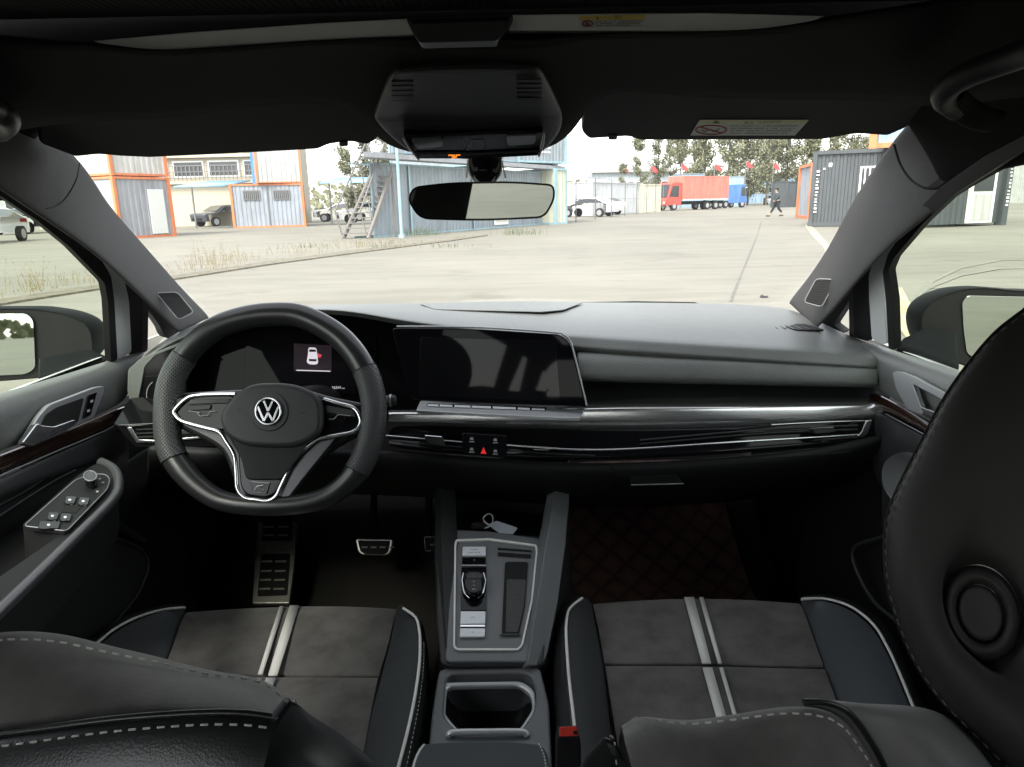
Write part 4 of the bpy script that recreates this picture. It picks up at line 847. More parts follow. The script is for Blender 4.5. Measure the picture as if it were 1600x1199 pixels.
loft('cushion_base', [srow(r, .512) for r in ([(915, 945), (1085, 937), (1258, 945)], [(930, 1040), (1106, 1040), (1300, 1045)], [(955, 1230), (1150, 1230), (1370, 1230)])], M_suede, ps, sub=1, thick=.01)
M_suede2 = mat('lit_shoulder_suede', (.10, .096, .09), .95, spec=.1, col2=(.18, .174, .162), vscale=16, sheen=.15, bump=.3, bscale=500)  # lighter copy of the seat suede: rear window light put into the colour
# backrests
def brow(pts, Y): return [P(p[0], p[1], Y=(p[2] if len(p) > 2 else Y)) for p in pts]
top = [(-160, 1010), (-70, 995), (0, 984), (50, 983), (103, 990), (170, 1008), (250, 1026), (320, 1046), (385, 1054), (420, 1064), (448, 1090)]
n_ = 15
T = resam(cr(brow(top, .40), 4), n_)
seamp = [(-160, 1180), (-70, 1160), (0, 1147), (70, 1138), (150, 1127), (219, 1120), (312, 1114), (380, 1114), (432, 1121)]
S = resam(cr(brow(seamp, .335), 4), n_)
Bt = resam(cr(brow([(-200, 1420), (0, 1380), (200, 1350), (380, 1330)], .30), 4), n_)
mid = [a.lerp(b_, .5) + (CAM - a).normalized() * .012 for a, b_ in zip(T, S)]
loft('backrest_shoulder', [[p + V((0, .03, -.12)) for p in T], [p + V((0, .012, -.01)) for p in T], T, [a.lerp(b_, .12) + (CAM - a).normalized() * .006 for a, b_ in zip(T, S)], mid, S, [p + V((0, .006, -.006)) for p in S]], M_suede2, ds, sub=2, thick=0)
loft('backrest_rear', [[p + V((0, .006, -.004)) for p in S], [p + (CAM - p).normalized() * .004 for p in S], [a.lerp(b_, .12) + (CAM - a).normalized() * .008 for a, b_ in zip(S, Bt)], [a.lerp(b_, .5) + (CAM - a).normalized() * .01 for a, b_ in zip(S, Bt)], Bt], M_lea, ds, sub=2, thick=0)
dashes('stitching', [a.lerp(b_, .11) + (CAM - a).normalized() * .011 for a, b_ in zip(T, S)], M_thread, ds, .0052, .0026, .00065)
dashes('stitching', [a.lerp(b_, .085) + (CAM - a).normalized() * .0065 for a, b_ in zip(S, Bt)], M_thread, ds, .0052, .0026, .00065)
tube('shoulder_piping', [p + (CAM - p).normalized() * .003 for p in cr(S, 3)], .002, M_lea, ds, seg=8)
wing = [(385, 1205), (402, 1170), (420, 1135), (437, 1105), (447, 1094), (458, 1095), (470, 1105)]
W0 = resam(cr(brow([(360, 1260)] + wing[:5], .335), 4), 9)
W1 = resam(cr(brow([(372, 1262, .35), (405, 1188, .36), (440, 1114, .375), (456, 1096, .385), (466, 1100, .395)], 0), 4), 9)
W2 = resam(cr(brow([(500, 1280, .36), (505, 1210, .38), (498, 1160, .40), (490, 1125, .42), (485, 1118, .43)], 0), 4), 9)
W3 = resam(cr(brow([(600, 1260, .40), (588, 1199, .42), (572, 1170, .43), (530, 1138, .44), (490, 1120, .44)], 0), 4), 9)
loft('backrest_wing', [[p + V((0, 0.01, -.01)) for p in W0], W0, [a.lerp(b_, .5) + (CAM - a).normalized() * .004 for a, b_ in zip(W0, W1)], W1, W2, W3, [p + V((.004, .03, -.05)) for p in W3]], M_lea, ds, sub=2, thick=0)
tube('piping', [p + (CAM - p).normalized() * .003 for p in cr(W0, 3)], .0018, M_leag, ds, seg=8)
dashes('stitching', [a + (CAM - a).normalized() * .0042 for a in cr(W1, 3)], M_thread, ds, .004, .0025, .0006)
# passenger backrest
M_toplea = mat('window_lit_leather', (.19, .19, .18), .5, spec=.3, bump=.2, bscale=600, btype='voronoi', bdist=.0006)  # paler than the other seat leather: side window light put into the colour
topp = [(972, 1135), (985, 1122), (1003, 1116), (1030, 1121), (1060, 1124), (1090, 1124), (1162, 1113), (1230, 1102), (1285, 1104), (1320, 1118), (1345, 1150), (1372, 1199), (1392, 1260)]
T = resam(cr(brow(topp, .40), 4), 19)
Bq = resam(cr(brow([(976, 1160), (985, 1190), (1010, 1260), (1100, 1330), (1200, 1360), (1280, 1370), (1330, 1350), (1360, 1320)], .345), 4), 19)
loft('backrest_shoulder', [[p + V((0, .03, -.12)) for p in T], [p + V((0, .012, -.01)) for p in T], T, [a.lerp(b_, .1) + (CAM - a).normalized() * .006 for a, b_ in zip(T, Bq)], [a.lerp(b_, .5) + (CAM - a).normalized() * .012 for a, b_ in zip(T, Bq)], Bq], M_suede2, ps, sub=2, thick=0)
dashes('stitching', [a.lerp(b_, .06) + (CAM - a).normalized() * .009 for a, b_ in zip(T, Bq)], M_thread, ps, .0052, .0026, .00065)
O0 = resam(cr(brow([(1255, 1101), (1295, 1103), (1326, 1118), (1352, 1150), (1380, 1199), (1402, 1260)], .402), 4), 9)
O1 = resam(cr(brow([(1275, 1101, .43), (1370, 1101, .43), (1430, 1112, .42), (1470, 1150, .4), (1500, 1199, .38), (1520, 1260, .36)], 0), 4), 9)
O2 = resam(cr(brow([(1290, 1100, .44), (1420, 1098, .45), (1490, 1100, .45), (1540, 1140, .43), (1580, 1199, .41), (1640, 1260, .38)], 0), 4), 9)
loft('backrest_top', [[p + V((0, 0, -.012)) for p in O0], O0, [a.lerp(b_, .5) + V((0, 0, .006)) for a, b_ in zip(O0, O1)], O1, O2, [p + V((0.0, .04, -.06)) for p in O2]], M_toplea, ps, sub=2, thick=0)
tube('piping', [p + V((0, 0, .002)) for p in cr(O0, 3)], .0022, M_lea, ps, seg=8)
W0 = resam(cr(brow([(975, 1260), (972, 1199), (969, 1170), (964, 1152), (955, 1146), (945, 1150)], .40), 4), 9)
W1 = resam(cr(brow([(905, 1270), (905, 1199), (908, 1180), (915, 1170), (930, 1162), (940, 1154)], .42), 4), 9)
loft('backrest_wing', [[p + V((.004, -.004, -.014)) for p in W0], W0, [a.lerp(b_, .5) + (CAM - a).normalized() * .006 for a, b_ in zip(W0, W1)], W1, [p + V((-.004, .03, -.06)) for p in W1]], M_lea, ps, sub=2, thick=0)
dashes('stitching', [a.lerp(b_, .12) + (CAM - a).normalized() * .004 for a, b_ in zip(cr(W0, 3), cr(W1, 3))], M_thread, ps, .004, .0025, .0006)
# driver headrest, just outside the left edge of the frame
rows = []
for d, k in ((-.06, .1), (-.055, .6), (-.035, .92), (0, 1), (.035, .92), (.055, .6), (.06, .1)):
    rows.append([V((-.405 + .115 * k * math.cos(a), .40 + d, .985 + .115 * k * math.sin(a))) for a in [q * math.pi / 8 for q in range(16)]])
loft('headrest', rows, M_hrl, ds, sub=1, thick=0, closed=True)
# headrest
plh = Plane(P(1540, 850, Y=.47), (-.50, -.80, .33))
hp = [(1640, 452), (1600, 480), (1553, 517), (1506, 573), (1469, 628), (1437, 690), (1406, 750), (1386, 800), (1380, 850), (1384, 910), (1398, 965), (1425, 1030), (1467, 1094), (1533, 1163), (1590, 1215), (1700, 1280), (1900, 1300), (2050, 1150), (2080, 850), (1980, 560), (1800, 430)]
hq = cr(hp, 4, closed=True); hc = V((1640, 860)); hr = [plh(p.x, p.y) for p in hq]; cc = sum(hr, V((0, 0, 0))) / len(hr)
bx, by = 1533, 958
def hrow(k, off): return [plh(bx + (p.x - bx) * k, by + (p.y - by) * k, off) for p in hq]
dep = -plh.n
rows = [[cc + (p - cc) * k + dep * d for p in hr] for k, d in ((.5, .135), (.8, .128), (.95, .10), (1.01, .05), (1.012, .02))]
rows += [[p + dep * .001 for p in hr], hrow(.985, .004), hrow(.93, .012), hrow(.75, .02), hrow(.5, .02), hrow(.34, .014)]
ell = lambda rx, ry, off, ang=-.35: [plh(bx + rx * math.cos(t) * math.cos(ang) - ry * math.sin(t) * math.sin(ang), by + rx * math.cos(t) * math.sin(ang) + ry * math.sin(t) * math.cos(ang), off) for t in TT]
TT = [math.atan2(p.y - by, p.x - bx) + .35 for p in hq]
rows += [ell(80, 98, .0105), ell(66, 84, .003), ell(62, 78, .0)]
hd = loft('headrest', rows, M_hrl, ps, sub=2, thick=0, closed=True)
rows = [ell(62, 78, -.004), ell(59, 75, .006), ell(52, 67, .011), ell(44, 57, .0115), ell(37, 49, .009), ell(35, 46.5, .004)]
loft('adjuster_ring', rows, M_hrl, hd, sub=2, thick=0, closed=True)
rows = [ell(34.5, 46, .003), ell(33.5, 45, .0085), ell(30, 40, .0098), ell(15, 20, .009), ell(1, 1, .0088)]
loft('adjuster_button', rows, M_hrl, hd, sub=2, thick=0, closed=True)
i0 = [i for i, p in enumerate(hq) if p.x < 1640]
sg = [hrow(.975, .0085)[i] for i in range(len(hq))]
st = [sg[i] for i in i0]; 
brk = [k for k in range(1, len(i0)) if i0[k] != i0[k - 1] + 1]
if brk: st = [sg[i] for i in i0[brk[0]:] + i0[:brk[0]]]
M_thr2 = mat('dark_grey_thread', (.09, .085, .082), .8)
dashes('stitching', st, M_thr2, hd, .0055, .003, .0007)
tube('headrest_seam', [p + (p - CAM).normalized() * .0015 for p in [hrow(.99, .0045)[i] for i in (i0[brk[0]:] + i0[:brk[0]] if brk else i0)]], .0012, M_rub, hd, seg=6)
# backrest bodies beneath (seen from aside)
for par_, s in ((ds, -1), (ps, 1)):
    rows = []
    for z, Y, hw in ((.42, .60, .22), (.5, .52, .23), (.65, .46, .235), (.78, .43, .22), (.80, .40, .2)):
        rows.append([V((s * .39 + x * hw, Y + .02 * abs(x), z)) for x in (-1, -.6, 0, .6, 1)])
    if par_ is ds: loft('backrest_front', rows, M_suede, par_, sub=2, thick=.02, flip=True)
# ================================================================== CENTRE CONSOLE
con = thing('centre_console', (0, .95, .3), 'grey black centre console with pale framed gear panel, storage tray and cup holder', 'centre console')
pc = plane3(P(700, 840, Y=1.13), P(850, 840, Y=1.13), P(770, 1030, Y=.90))
M_cp = mat('console_satin', (.135, .142, .148), .42, spec=.4, bump=.15, bscale=800)
pslab('console_base', [(688, 828), (694, 824), (850, 838), (868, 840), (858, 960), (848, 1036), (842, 1040), (700, 1040), (688, 1034), (682, 960), (682, 860)], pc, .28, M_padd, con, .006, r=5)
pslab('top_panel', [(704, 828), (765, 830), (846, 842), (836, 930), (826, 1034), (700, 1034), (696, 1028), (700, 930)], pc, .006, M_cp, con, .002, off=.004, r=4)
fo = [(712, 843), (764, 841), (839, 851), (840, 862), (832, 940), (817, 1008), (810, 1016), (714, 1016), (708, 1010), (709, 930), (710, 850)]
frame('frame_trim', rc(fo, 4, 3), grow(rc(fo, 4, 3), -2.8), pc, .003, M_pipe, con, .0005, off=.0075)
right = pslab('side_rail', [(876, 722), (890, 718), (891, 760), (884, 850), (872, 940), (856, 1020), (848, 1040), (824, 1040), (836, 960), (850, 870)], plane3(P(880, 750, Y=1.24), P(886, 850, Y=1.12), P(836, 1036, Y=.905)), .03, M_cp, con, .006, off=.012, r=5)
pslab('side_rail', [(680, 775), (683, 722), (688, 722), (690, 830), (694, 940), (699, 1036), (690, 1036), (683, 1000), (680, 900)], plane3(P(690, 750, Y=1.24), P(680, 870, Y=1.11), P(698, 1036, Y=.905)), .03, M_padd, con, .003, off=.006, r=2)
slab('outer_wall', [P(889, 762, Y=1.235), P(884, 850, Y=1.12), P(851, 1040, Y=.905), P(846, 1040, Y=.905) + V((0, 0, -.3)), P(890, 765, Y=1.235) + V((0.02, .05, -.5))], .004, M_padd, con)
slab('outer_wall', [P(681, 772, Y=1.235), P(679, 870, Y=1.11), P(690, 1040, Y=.905), P(690, 1040, Y=.905) + V((0, 0, -.3)), P(681, 772, Y=1.235) + V((-.02, .05, -.5))], .004, M_padd, con)
rows = [[P(x, y, Y=Y) for x, y in zip((700, 740, 770, 810, 868), (0, 0, 0, 0, 0))] for y, Y in ()]
slab('storage_back', [P(694, 745, Y=1.3), P(876, 742, Y=1.3), P(862, 835, Y=1.3), P(704, 830, Y=1.3)], .01, M_lower, con, .002)
slab('storage_floor', [P(700, 832, Y=1.15), P(852, 840, Y=1.15), P(862, 800, Y=1.32), P(700, 795, Y=1.32)], .004, M_rub, con)
slab('storage_top', [P(688, 742, Y=1.23), P(888, 738, Y=1.23), P(880, 730, Y=1.32), P(694, 732, Y=1.32)], .03, M_lower, con, .004, away=(0, 0, 1))
pus = Plane(P(780, 752, Y=1.292), (0, -1, .1))
for x in (766, 798):
    pslab('usb_socket', [(x - 7, 750), (x + 7, 750), (x + 7, 754), (x - 7, 754)], pus, .002, M_rub, con, .0005)
    pslab('usb_mark', [(x - 10, 751), (x - 8, 751), (x - 8, 753), (x - 10, 753)], pus, .0004, M_icon, con, off=.001); pslab('usb_mark', [(x + 8, 751), (x + 10, 751), (x + 10, 753), (x + 8, 753)], pus, .0004, M_icon, con, off=.001)
# controls
sbn = pslab('start_button', [(723, 854), (759, 854), (759, 868), (722, 868)], pc, .004, M_btn, con, .001, off=.0085, r=1.5)
ri, uu = (pc(760, 900) - pc(740, 900)), (pc(740, 890) - pc(740, 900))
text('button_text', 'ENGINE', pc(741, 858.8, .0089), ri, uu, .0036, M_ink, sbn); text('button_text', 'START STOP', pc(741, 863.8, .0089), ri, uu, .0036, M_ink, sbn)
pb = pslab('park_button', [(722, 871), (759, 871), (759, 881), (722, 881)], pc, .003, M_gloss, con, .0008, off=.0075, r=1)
text('button_text', 'P', pc(741, 876, .008), ri, uu, .005, M_icon, pb)
tube('silver_bar', [pc(722, 884, .008), pc(759, 884, .008)], .0016, M_chrome, con, seg=8)
pslab('selector_gate', [(721, 886), (760, 886), (760, 954), (720, 954)], pc, .002, M_gloss, con, .0005, off=.0062)
gs = pslab('gear_selector', [(729, 891), (752, 891), (756, 906), (754, 922), (746, 929), (734, 929), (726, 922), (724, 906)], pc, .016, M_gloss, con, .004, off=.022, r=4)
pslab('selector_scale', [(728, 896), (754, 896), (753, 904), (729, 904)], pc, .0008, M_tray, gs, .0003, off=.0228, r=2)
for y, t_ in ((909, 'R'), (915, 'N'), (921, 'D/S')): text('selector_letter', t_, pc(740.5, y, .0225), ri, uu, .0038, M_icon, gs)
tube('selector_trim', [pc(x, y, .012) for x, y in ((724, 896), (722, 908), (725, 926), (733, 934), (747, 934), (755, 926), (759, 908), (756, 896))], .0016, M_chrome, gs, seg=8)
e1 = pslab('parking_brake_button', [(720, 955), (759, 955), (758, 975), (719, 975)], pc, .004, M_btn, con, .001, off=.0095, r=1.5)
text('button_text', '(P)', pc(739, 965, .0098), ri, uu, .0055, M_icon, e1)
pslab('silver_bar', [(719, 976.5), (758, 976.5), (758, 979.5), (719, 979.5)], pc, .003, M_chrome, con, .0005, off=.0085)
e2 = pslab('auto_hold_button', [(719, 981.5), (758, 981.5), (758, 995), (718, 995)], pc, .004, M_btn, con, .001, off=.0085, r=1.5)
text('button_text', 'A', pc(739, 988, .0089), ri, uu, .005, M_icon, e2)
pslab('storage_slot', [(789, 880), (792, 878), (823, 878), (825, 881), (820, 950), (811, 991), (786, 991), (784, 988)], pc, .0006, M_rub, con, off=.0065, r=4)
pslab('slot_mat', [(792, 905), (822, 906), (818, 950), (809, 988), (790, 988)], pc, .0006, M_tray, con, off=.0072, r=3)
for q in ([(778, 856), (831, 860), (831, 862), (778, 858.5)], [(778, 863), (830, 866.5), (829, 872), (778, 868)]): pslab('card_slot', q, pc, .0006, M_rub, con, off=.0065)
pslab('slot_lip', [(784, 990), (812, 990), (814, 993), (780, 993)], pc, .0012, M_padd, con, off=.0075)
# cup holder section
pcu = plane3(P(690, 1045, Y=.895), P(845, 1042, Y=.895), P(770, 1180, Y=.735))
o_ = radial(rc([(686, 1044), (843, 1040), (858, 1100), (864, 1230), (664, 1230), (674, 1120)], 8), (765, 1100)); i_ = radial(rc([(698, 1052, 12), (830, 1050, 14), (838, 1080, 10), (836, 1110, 30), (812, 1143, 10), (716, 1143, 10), (692, 1118, 10)], 8), (765, 1100))
frame('cup_holder_surround', o_, i_, pcu, .12, M_cp, con, .003)
wl_ = [pcu(*a, -.010) for a in i_]; cw = sum(wl_, V((0, 0, 0))) / len(wl_)
loft('cup_holder_well', [[p + V((0, 0, .006)) for p in wl_], wl_, [cw + (p - cw) * .93 + V((0, 0, -.07)) for p in wl_], [cw + (p - cw) * .2 + V((0, 0, -.078)) for p in wl_]], M_rub, con, sub=1, thick=0, closed=True)
frame('cup_holder_insert', radial(rc([(692, 1066), (815, 1064), (836, 1078), (838, 1110), (814, 1145), (714, 1145), (690, 1118)], 8), (765, 1103)), radial(rc([(698, 1072), (812, 1070), (830, 1085), (832, 1108), (811, 1140), (716, 1140), (695, 1115)], 8), (765, 1103)), pcu, .008, M_lip, con, .002, off=-.004)
tube('cup_holder_bar', cr([pcu(700, 1150, .002), pcu(708, 1145, .006), pcu(760, 1144, .007), pcu(815, 1144, .006), pcu(824, 1150, .002)], 4), 0.0045, M_lip, con, seg=12, flat=.7)
par2 = plane3(P(660, 1163, Y=.72), P(845, 1160, Y=.72), P(750, 1240, Y=.62))
ar = pslab('armrest', [(654, 1162, 12), (700, 1158, 30), (800, 1157, 30), (852, 1163, 14), (862, 1199, 10), (880, 1330, 10), (620, 1330, 10), (640, 1199, 10)], par2, .10, M_leag, con, .012, off=.01, bseg=5, r=10)
tube('piping', [par2(x, y, .0095) for x, y in cr([(663, 1164), (655, 1175), (646, 1199), (630, 1280)], 5)], .0014, M_pipe, ar, seg=6)
dashes('stitching', [par2(x, y, .0098) for x, y in cr([(842, 1162), (849, 1178), (853, 1199), (868, 1300)], 5)], M_thread, ar, .004, .003, .0006)
# key and tag
kt = thing('key_tag', P(778, 822, Y=1.17), 'small car key with a pale blue paper tag in the console tray', 'key')
pk = Plane(P(778, 830, Y=1.17) + V((0, 0, .004)), (0, -.35, 1))
pslab('paper_tag', [(762, 820), (776, 814), (809, 825), (801, 835), (782, 834)], pk, .001, M_paper, kt, off=.006, r=2)
kb = pslab('key_blade', [(736, 818), (764, 817), (765, 823), (736, 824)], pk, .006, M_padd, kt, .001, off=.006, r=1.5)
tube('key_edge', [pk(737, 818, .0065), pk(764, 817, .0065)], .0012, M_chrome, kb, seg=6); tube('key_edge', [pk(737, 823, .0065), pk(762, 822.5, .0065)], .0009, M_chrome, kb, seg=6)
tube('loop', [pk(x, y, .012) for x, y in cr([(757, 826), (768, 820), (770, 808), (764, 803), (756, 808), (757, 815), (766, 822)], 5)], .0012, M_label, kt, seg=8)
# belt buckle
bk = thing('belt_buckle', P(888, 1180, Y=.62), 'black seat belt buckle with a red release button beside the passenger seat', 'belt buckle')
pbk = Plane(P(888, 1145, Y=.62), (0, -.7, .7))
pslab('buckle_button', [(875, 1136), (901, 1135), (904, 1150), (874, 1151)], pbk, .02, M_beltred, bk, .0015, off=.012, r=2)
pslab('buckle_slot', [(896, 1142), (902, 1142), (903, 1148), (896, 1148)], pbk, .001, M_rub, bk, off=.0125)
pbb = Plane(P(888, 1175, Y=.605), (0, -1, .25))
pslab('buckle_body', [(872, 1150), (905, 1149), (908, 1165), (909, 1290), (868, 1290), (870, 1165)], pbb, .022, M_lower, bk, .004, r=4)
# ================================================================== PEDALS AND MATS
fr = thing('footrest', P(430, 940, Y=1.43), 'tall steel framed footrest plate left of the brake pedal', 'footrest')
pfr = plane3(P(400, 820, Y=1.62), P(465, 820, Y=1.62), P(426, 942, Y=1.44))
pslab('steel_plate', [(404, 816), (464, 816), (460, 880), (452, 943), (394, 943), (398, 880)], pfr, .012, M_alu, fr, .002, r=2)
for q in ([(412, 800), (457, 800), (456, 844), (409, 846)], [(408, 866), (454, 865), (449, 930), (402, 932)]):
    pslab('rubber_inlay', q, pfr, .002, M_rub, fr, .0006, off=.0015, r=3)
M_bar = mat('dull_bar', (.25, .24, .22), .5)
for y in (822, 835, 876, 891, 905, 919):
    for x in (0, 1):
        x0 = 412 - (y - 820) * .07 + x * 22; pslab('grip_bar', [(x0, y), (x0 + 17, y - .5), (x0 + 17, y + 2), (x0, y + 2.5)], pfr, .002, M_bar, fr, .0005, off=.0032)
def pedal(q, Y, label, cols_, name):
    t = thing(name, P(q[2][0], q[2][1], Y=Y), label, 'pedal'); pl = Plane(P(q[2][0], q[2][1], Y=Y), (0, -1, .6))
    pslab('pedal_frame', q, pl, .012, M_alu, t, .002, r=4); c = V((sum(a[0] for a in q) / len(q), sum(a[1] for a in q) / len(q)))
    pslab('rubber_pad', [tuple(c + (V(a[:2]) - c) * V((.86, .8)).x) for a in q], pl, .003, M_rub, t, .001, off=.002, r=3)
    for k in range(cols_):
        x = q[0][0] + 10 + k * 14; pslab('grip_bar', [(x, q[0][1] + 12), (x + 9, q[0][1] + 12), (x + 9, q[0][1] + 14.5), (x, q[0][1] + 14.5)], pl, .002, M_bar, t, off=.0035)
    tube('pedal_arm', [pl(c.x, c.y, -.02), P(c.x, c.y - 60, Y=Y + .1), P(c.x, c.y - 130, Y=Y + .1)], .008, M_rub, t, seg=8)
pedal([(555, 842), (614, 843), (610, 864), (602, 868), (566, 867), (559, 862)], 1.5, 'wide brake pedal with steel edge under the steering column', 4, 'brake_pedal')
pedal([(662, 838), (680, 838), (676, 862), (664, 862)], 1.5, 'narrow accelerator pedal mostly hidden by the console', 1, 'accelerator_pedal')
rows = [[V((x, Y, z)) for x in (.15, .3, .45, .62)] for Y, z in ((1.0, .25), (1.45, .265), (1.58, .305), (1.7, .37), (1.8, .43), (1.87, .50))]
fm = loft('floor_mat', rows, M_mat, None, sub=2, thick=.008)
tag(fm, 'dark red brown quilted floor mat in the passenger footwell', 'floor mat', 'quilted floor mats')
rows = [[V((x, Y, z)) for x in (-.62, -.45, -.33, -.22)] for Y, z in ((1.12, .245), (1.45, .25), (1.55, .265), (1.62, .285))]
fm2 = loft('floor_mat', rows, M_mat, None, sub=2, thick=.008)
tag(fm2, 'dark quilted floor mat in the driver footwell below the pedals', 'floor mat', 'quilted floor mats')
# ================================================================== OUTSIDE
def G(px, py, z=0.0, Y=None):
    if Y is None: return P(px, py, Z=z)
    return V((P(px, 315, Y=Y).x, Y, 0))
def struct(o): o['kind'] = 'structure'; return o
# ground
mg = mat('concrete_yard', (.40, .39, .35), .85)
nt = mg.node_tree; b = nt.nodes['Principled BSDF']; tc = nt.nodes.new('ShaderNodeTexCoord')
def noise(scale, vec=(1, 1, 1), det=6, rough=.6):
    mp = nt.nodes.new('ShaderNodeMapping'); mp.inputs['Scale'].default_value = vec; nt.links.new(tc.outputs['Object'], mp.inputs[0])
    n = nt.nodes.new('ShaderNodeTexNoise'); n.inputs['Scale'].default_value = scale; n.inputs['Detail'].default_value = det; n.inputs['Roughness'].default_value = rough
    nt.links.new(mp.outputs[0], n.inputs['Vector']); return n.outputs['Fac']
def ramp(f, a, c1, b_, c2):
    r = nt.nodes.new('ShaderNodeValToRGB'); r.color_ramp.elements[0].position = a; r.color_ramp.elements[1].position = b_
    r.color_ramp.elements[0].color = (*c1, 1); r.color_ramp.elements[1].color = (*c2, 1); nt.links.new(f, r.inputs[0]); return r.outputs[0]
def mul(a, c, f=1.0):
    m = nt.nodes.new('ShaderNodeMix'); m.data_type = 'RGBA'; m.blend_type = 'MULTIPLY'; m.inputs['Factor'].default_value = f
    nt.links.new(a, m.inputs['A']); nt.links.new(c, m.inputs['B']); return m.outputs['Result']
c = ramp(noise(.12), .35, (.185, .176, .145), .65, (.25, .238, .197))
c = mul(c, ramp(noise(1.2, (.35, 1.6, 1)), .38, (.82, .82, .81), .56, (1, 1, 1)), .7)      # long scuffs across the yard
c = mul(c, ramp(noise(4, (.15, 3.0, 1), 4), .36, (.90, .90, .89), .5, (1, 1, 1)), .5)
c = mul(c, ramp(noise(.9, (1, 1, 1), 3), .30, (.74, .73, .71), .42, (1, 1, 1)), .7)
c = mul(c, ramp(noise(120, (1, 1, 1), 2), .3, (.8, .8, .8), .6, (1.05, 1.05, 1.05)), .8)
c = mul(c, ramp(noise(30), .3, (.9, .9, .9), .6, (1, 1, 1)), .8)
nt.links.new(c, b.inputs['Base Color'])
me = mk('ground', [V((x, y, 0)) for y in (-400, 900) for x in (-900, 900)], [[0, 1, 3, 2]], mg)
struct(me)
def ribbon(name, pts, w_, m, z=.004, kind='structure'):
    pts = [V((p[0], p[1], z)) for p in pts]; vs = []; fs = []
    for i, p in enumerate(pts):
        t = (pts[min(i + 1, len(pts) - 1)] - pts[max(i - 1, 0)]).normalized(); s = V((t.y, -t.x, 0))
        ww = w_ * (1 + .35 * math.sin(i * 2.7)) / 2; vs += [p - s * ww, p + s * ww]
    fs = [[2 * i, 2 * i + 1, 2 * i + 3, 2 * i + 2] for i in range(len(pts) - 1)]
    o = mk(name, vs, fs, m); o['kind'] = kind; return o
M_joint = mat('joint_dark', (.13, .125, .11), .9, var=.4, vscale=6)
ribbon('pavement_joint', [G(1142, 472), G(1150, 450), G(1160, 425), G(1172, 396), G(1184, 366), G(1188, 352), G(1190, 345)], .035, M_joint)
M_yel = mat('worn_yellow_paint', (.40, .385, .34), .8, col2=(.50, .40, .16), vscale=2.2)
ribbon('pavement_marking', [G(1262, 352), G(1275, 368), G(1292, 386), G(1310, 410)], .22, M_yel, .006)
ribbon('pavement_marking', [G(1396, 450), G(1415, 500), G(1440, 540)], .2, M_yel, .006)
M_tyre = mat('tyre_mark', (.15, .145, .125), .9, col2=(.25, .24, .2), vscale=9)
M_tyre2 = mat('faint_tyre_mark', (.20, .19, .16), .9, col2=(.26, .25, .21), vscale=3)
for k in (0, 1):
    ribbon('tyre_mark', [G(1600 + 60, 405 + k * 14), G(1560, 408 + k * 13), G(1500, 420 + k * 12), G(1455, 440 + k * 8), G(1436, 462), G(1440, 478)], .07, M_tyre, .008 + .002 * k)
ribbon('tyre_mark', [G(1600, 452), G(1520, 448), G(1450, 452)], .05, M_tyre, .013)
# raised planting strip with kerb
k0 = [G(-140, 505), G(0, 478), G(165, 452), G(280, 437), G(420, 415), G(560, 396), G(700, 378), G(762, 369)]
k1 = [G(-140, 490), G(0, 466), G(165, 442), G(280, 428), G(420, 407), G(560, 389), G(700, 374), G(762, 366)]
k1 = [a.lerp(b_, .6) for a, b_ in zip(k0, k1)]
h = V((0, 0, .03)); vs = []; fs = []
for a, c_ in zip(k0, k1): vs += [a, a + h, c_ + h, c_]
for i in range(len(k0) - 1):
    for q in range(3): fs.append([i * 4 + q, i * 4 + q + 1, i * 4 + q + 5, i * 4 + q + 4])
struct(mk('kerb_strip', vs, fs, mat('dirt_strip', (.15, .135, .10), .95, var=.4, vscale=6)))
# weeds on the strip
M_weed = mat('dry_weed', (.13, .105, .055), .9, col2=(.23, .19, .11), vscale=3); M_weedg = mat('green_weed', (.06, .08, .025), .9)
def weeds(name, label, spots, m):
    j = ([], [])
    for (p, n, hgt, sp) in spots:
        for _ in range(n):
            q = p + V((random.gauss(0, sp), random.gauss(0, .12), .08)); hh = hgt * random.uniform(.35, 1.0); ln = V((random.gauss(0, .18), random.gauss(0, .1), 0))
            b = len(j[0]); w_ = .004; s = V((w_, 0, 0))
            j[0].extend([q - s, q + s, q + ln * .5 * hh + V((w_ * .6, 0, hh * .6)), q + ln * .5 * hh + V((-w_ * .6, 0, hh * .6)), q + ln * 1.4 * hh + V((0, 0, hh))])
            j[1].extend([[b, b + 1, b + 2, b + 3], [b + 3, b + 2, b + 4]])
            for _k in range(3):     # seed heads / leaves
                u = random.uniform(.35, 1); c0 = q + ln * 1.2 * u * hh + V((0, 0, hh * u)); d = V((random.uniform(-1, 1), random.uniform(-.4, .4), random.uniform(.2, 1))).normalized() * .03
                e = V((.005, 0, 0)); b = len(j[0]); j[0].extend([c0 - e, c0 + d, c0 + e, c0 - d * .3]); j[1].append([b, b + 1, b + 2, b + 3])
    o = mk(name, j[0], j[1], m); tag(o, label, 'weeds', None, 'stuff'); return o
sp = []
for k in range(70):
    u = random.random(); i = int(u * 7); p = k0[i].lerp(k0[i + 1], u * 7 - i).lerp(k1[i], .4); sp.append((p, 2, .09, .15))
for px_, py_, n, hh, s in ((345, 420, 45, .6, .28), (300, 428, 24, .28, .3), (375, 414, 30, .3, .3), (55, 462, 22, .5, .2), (25, 466, 8, .35, .2), (88, 456, 18, .3, .25), (130, 450, 20, .2, .3), (470, 402, 35, .3, .5), (520, 394, 30, .3, .5), (610, 385, 70, .25, .7), (575, 391, 60, .25, .6)):
    sp.append((G(px_, py_), n, hh, s))
weeds('weeds', 'dry yellow weeds growing along the kerb strip', sp, M_weed)
sp = [(G(x, 371), 50, .35, .35) for x in (655, 675, 640, 800, 820)] + [(G(x, 392), 30, .15, .4) for x in (480, 600, 700)]
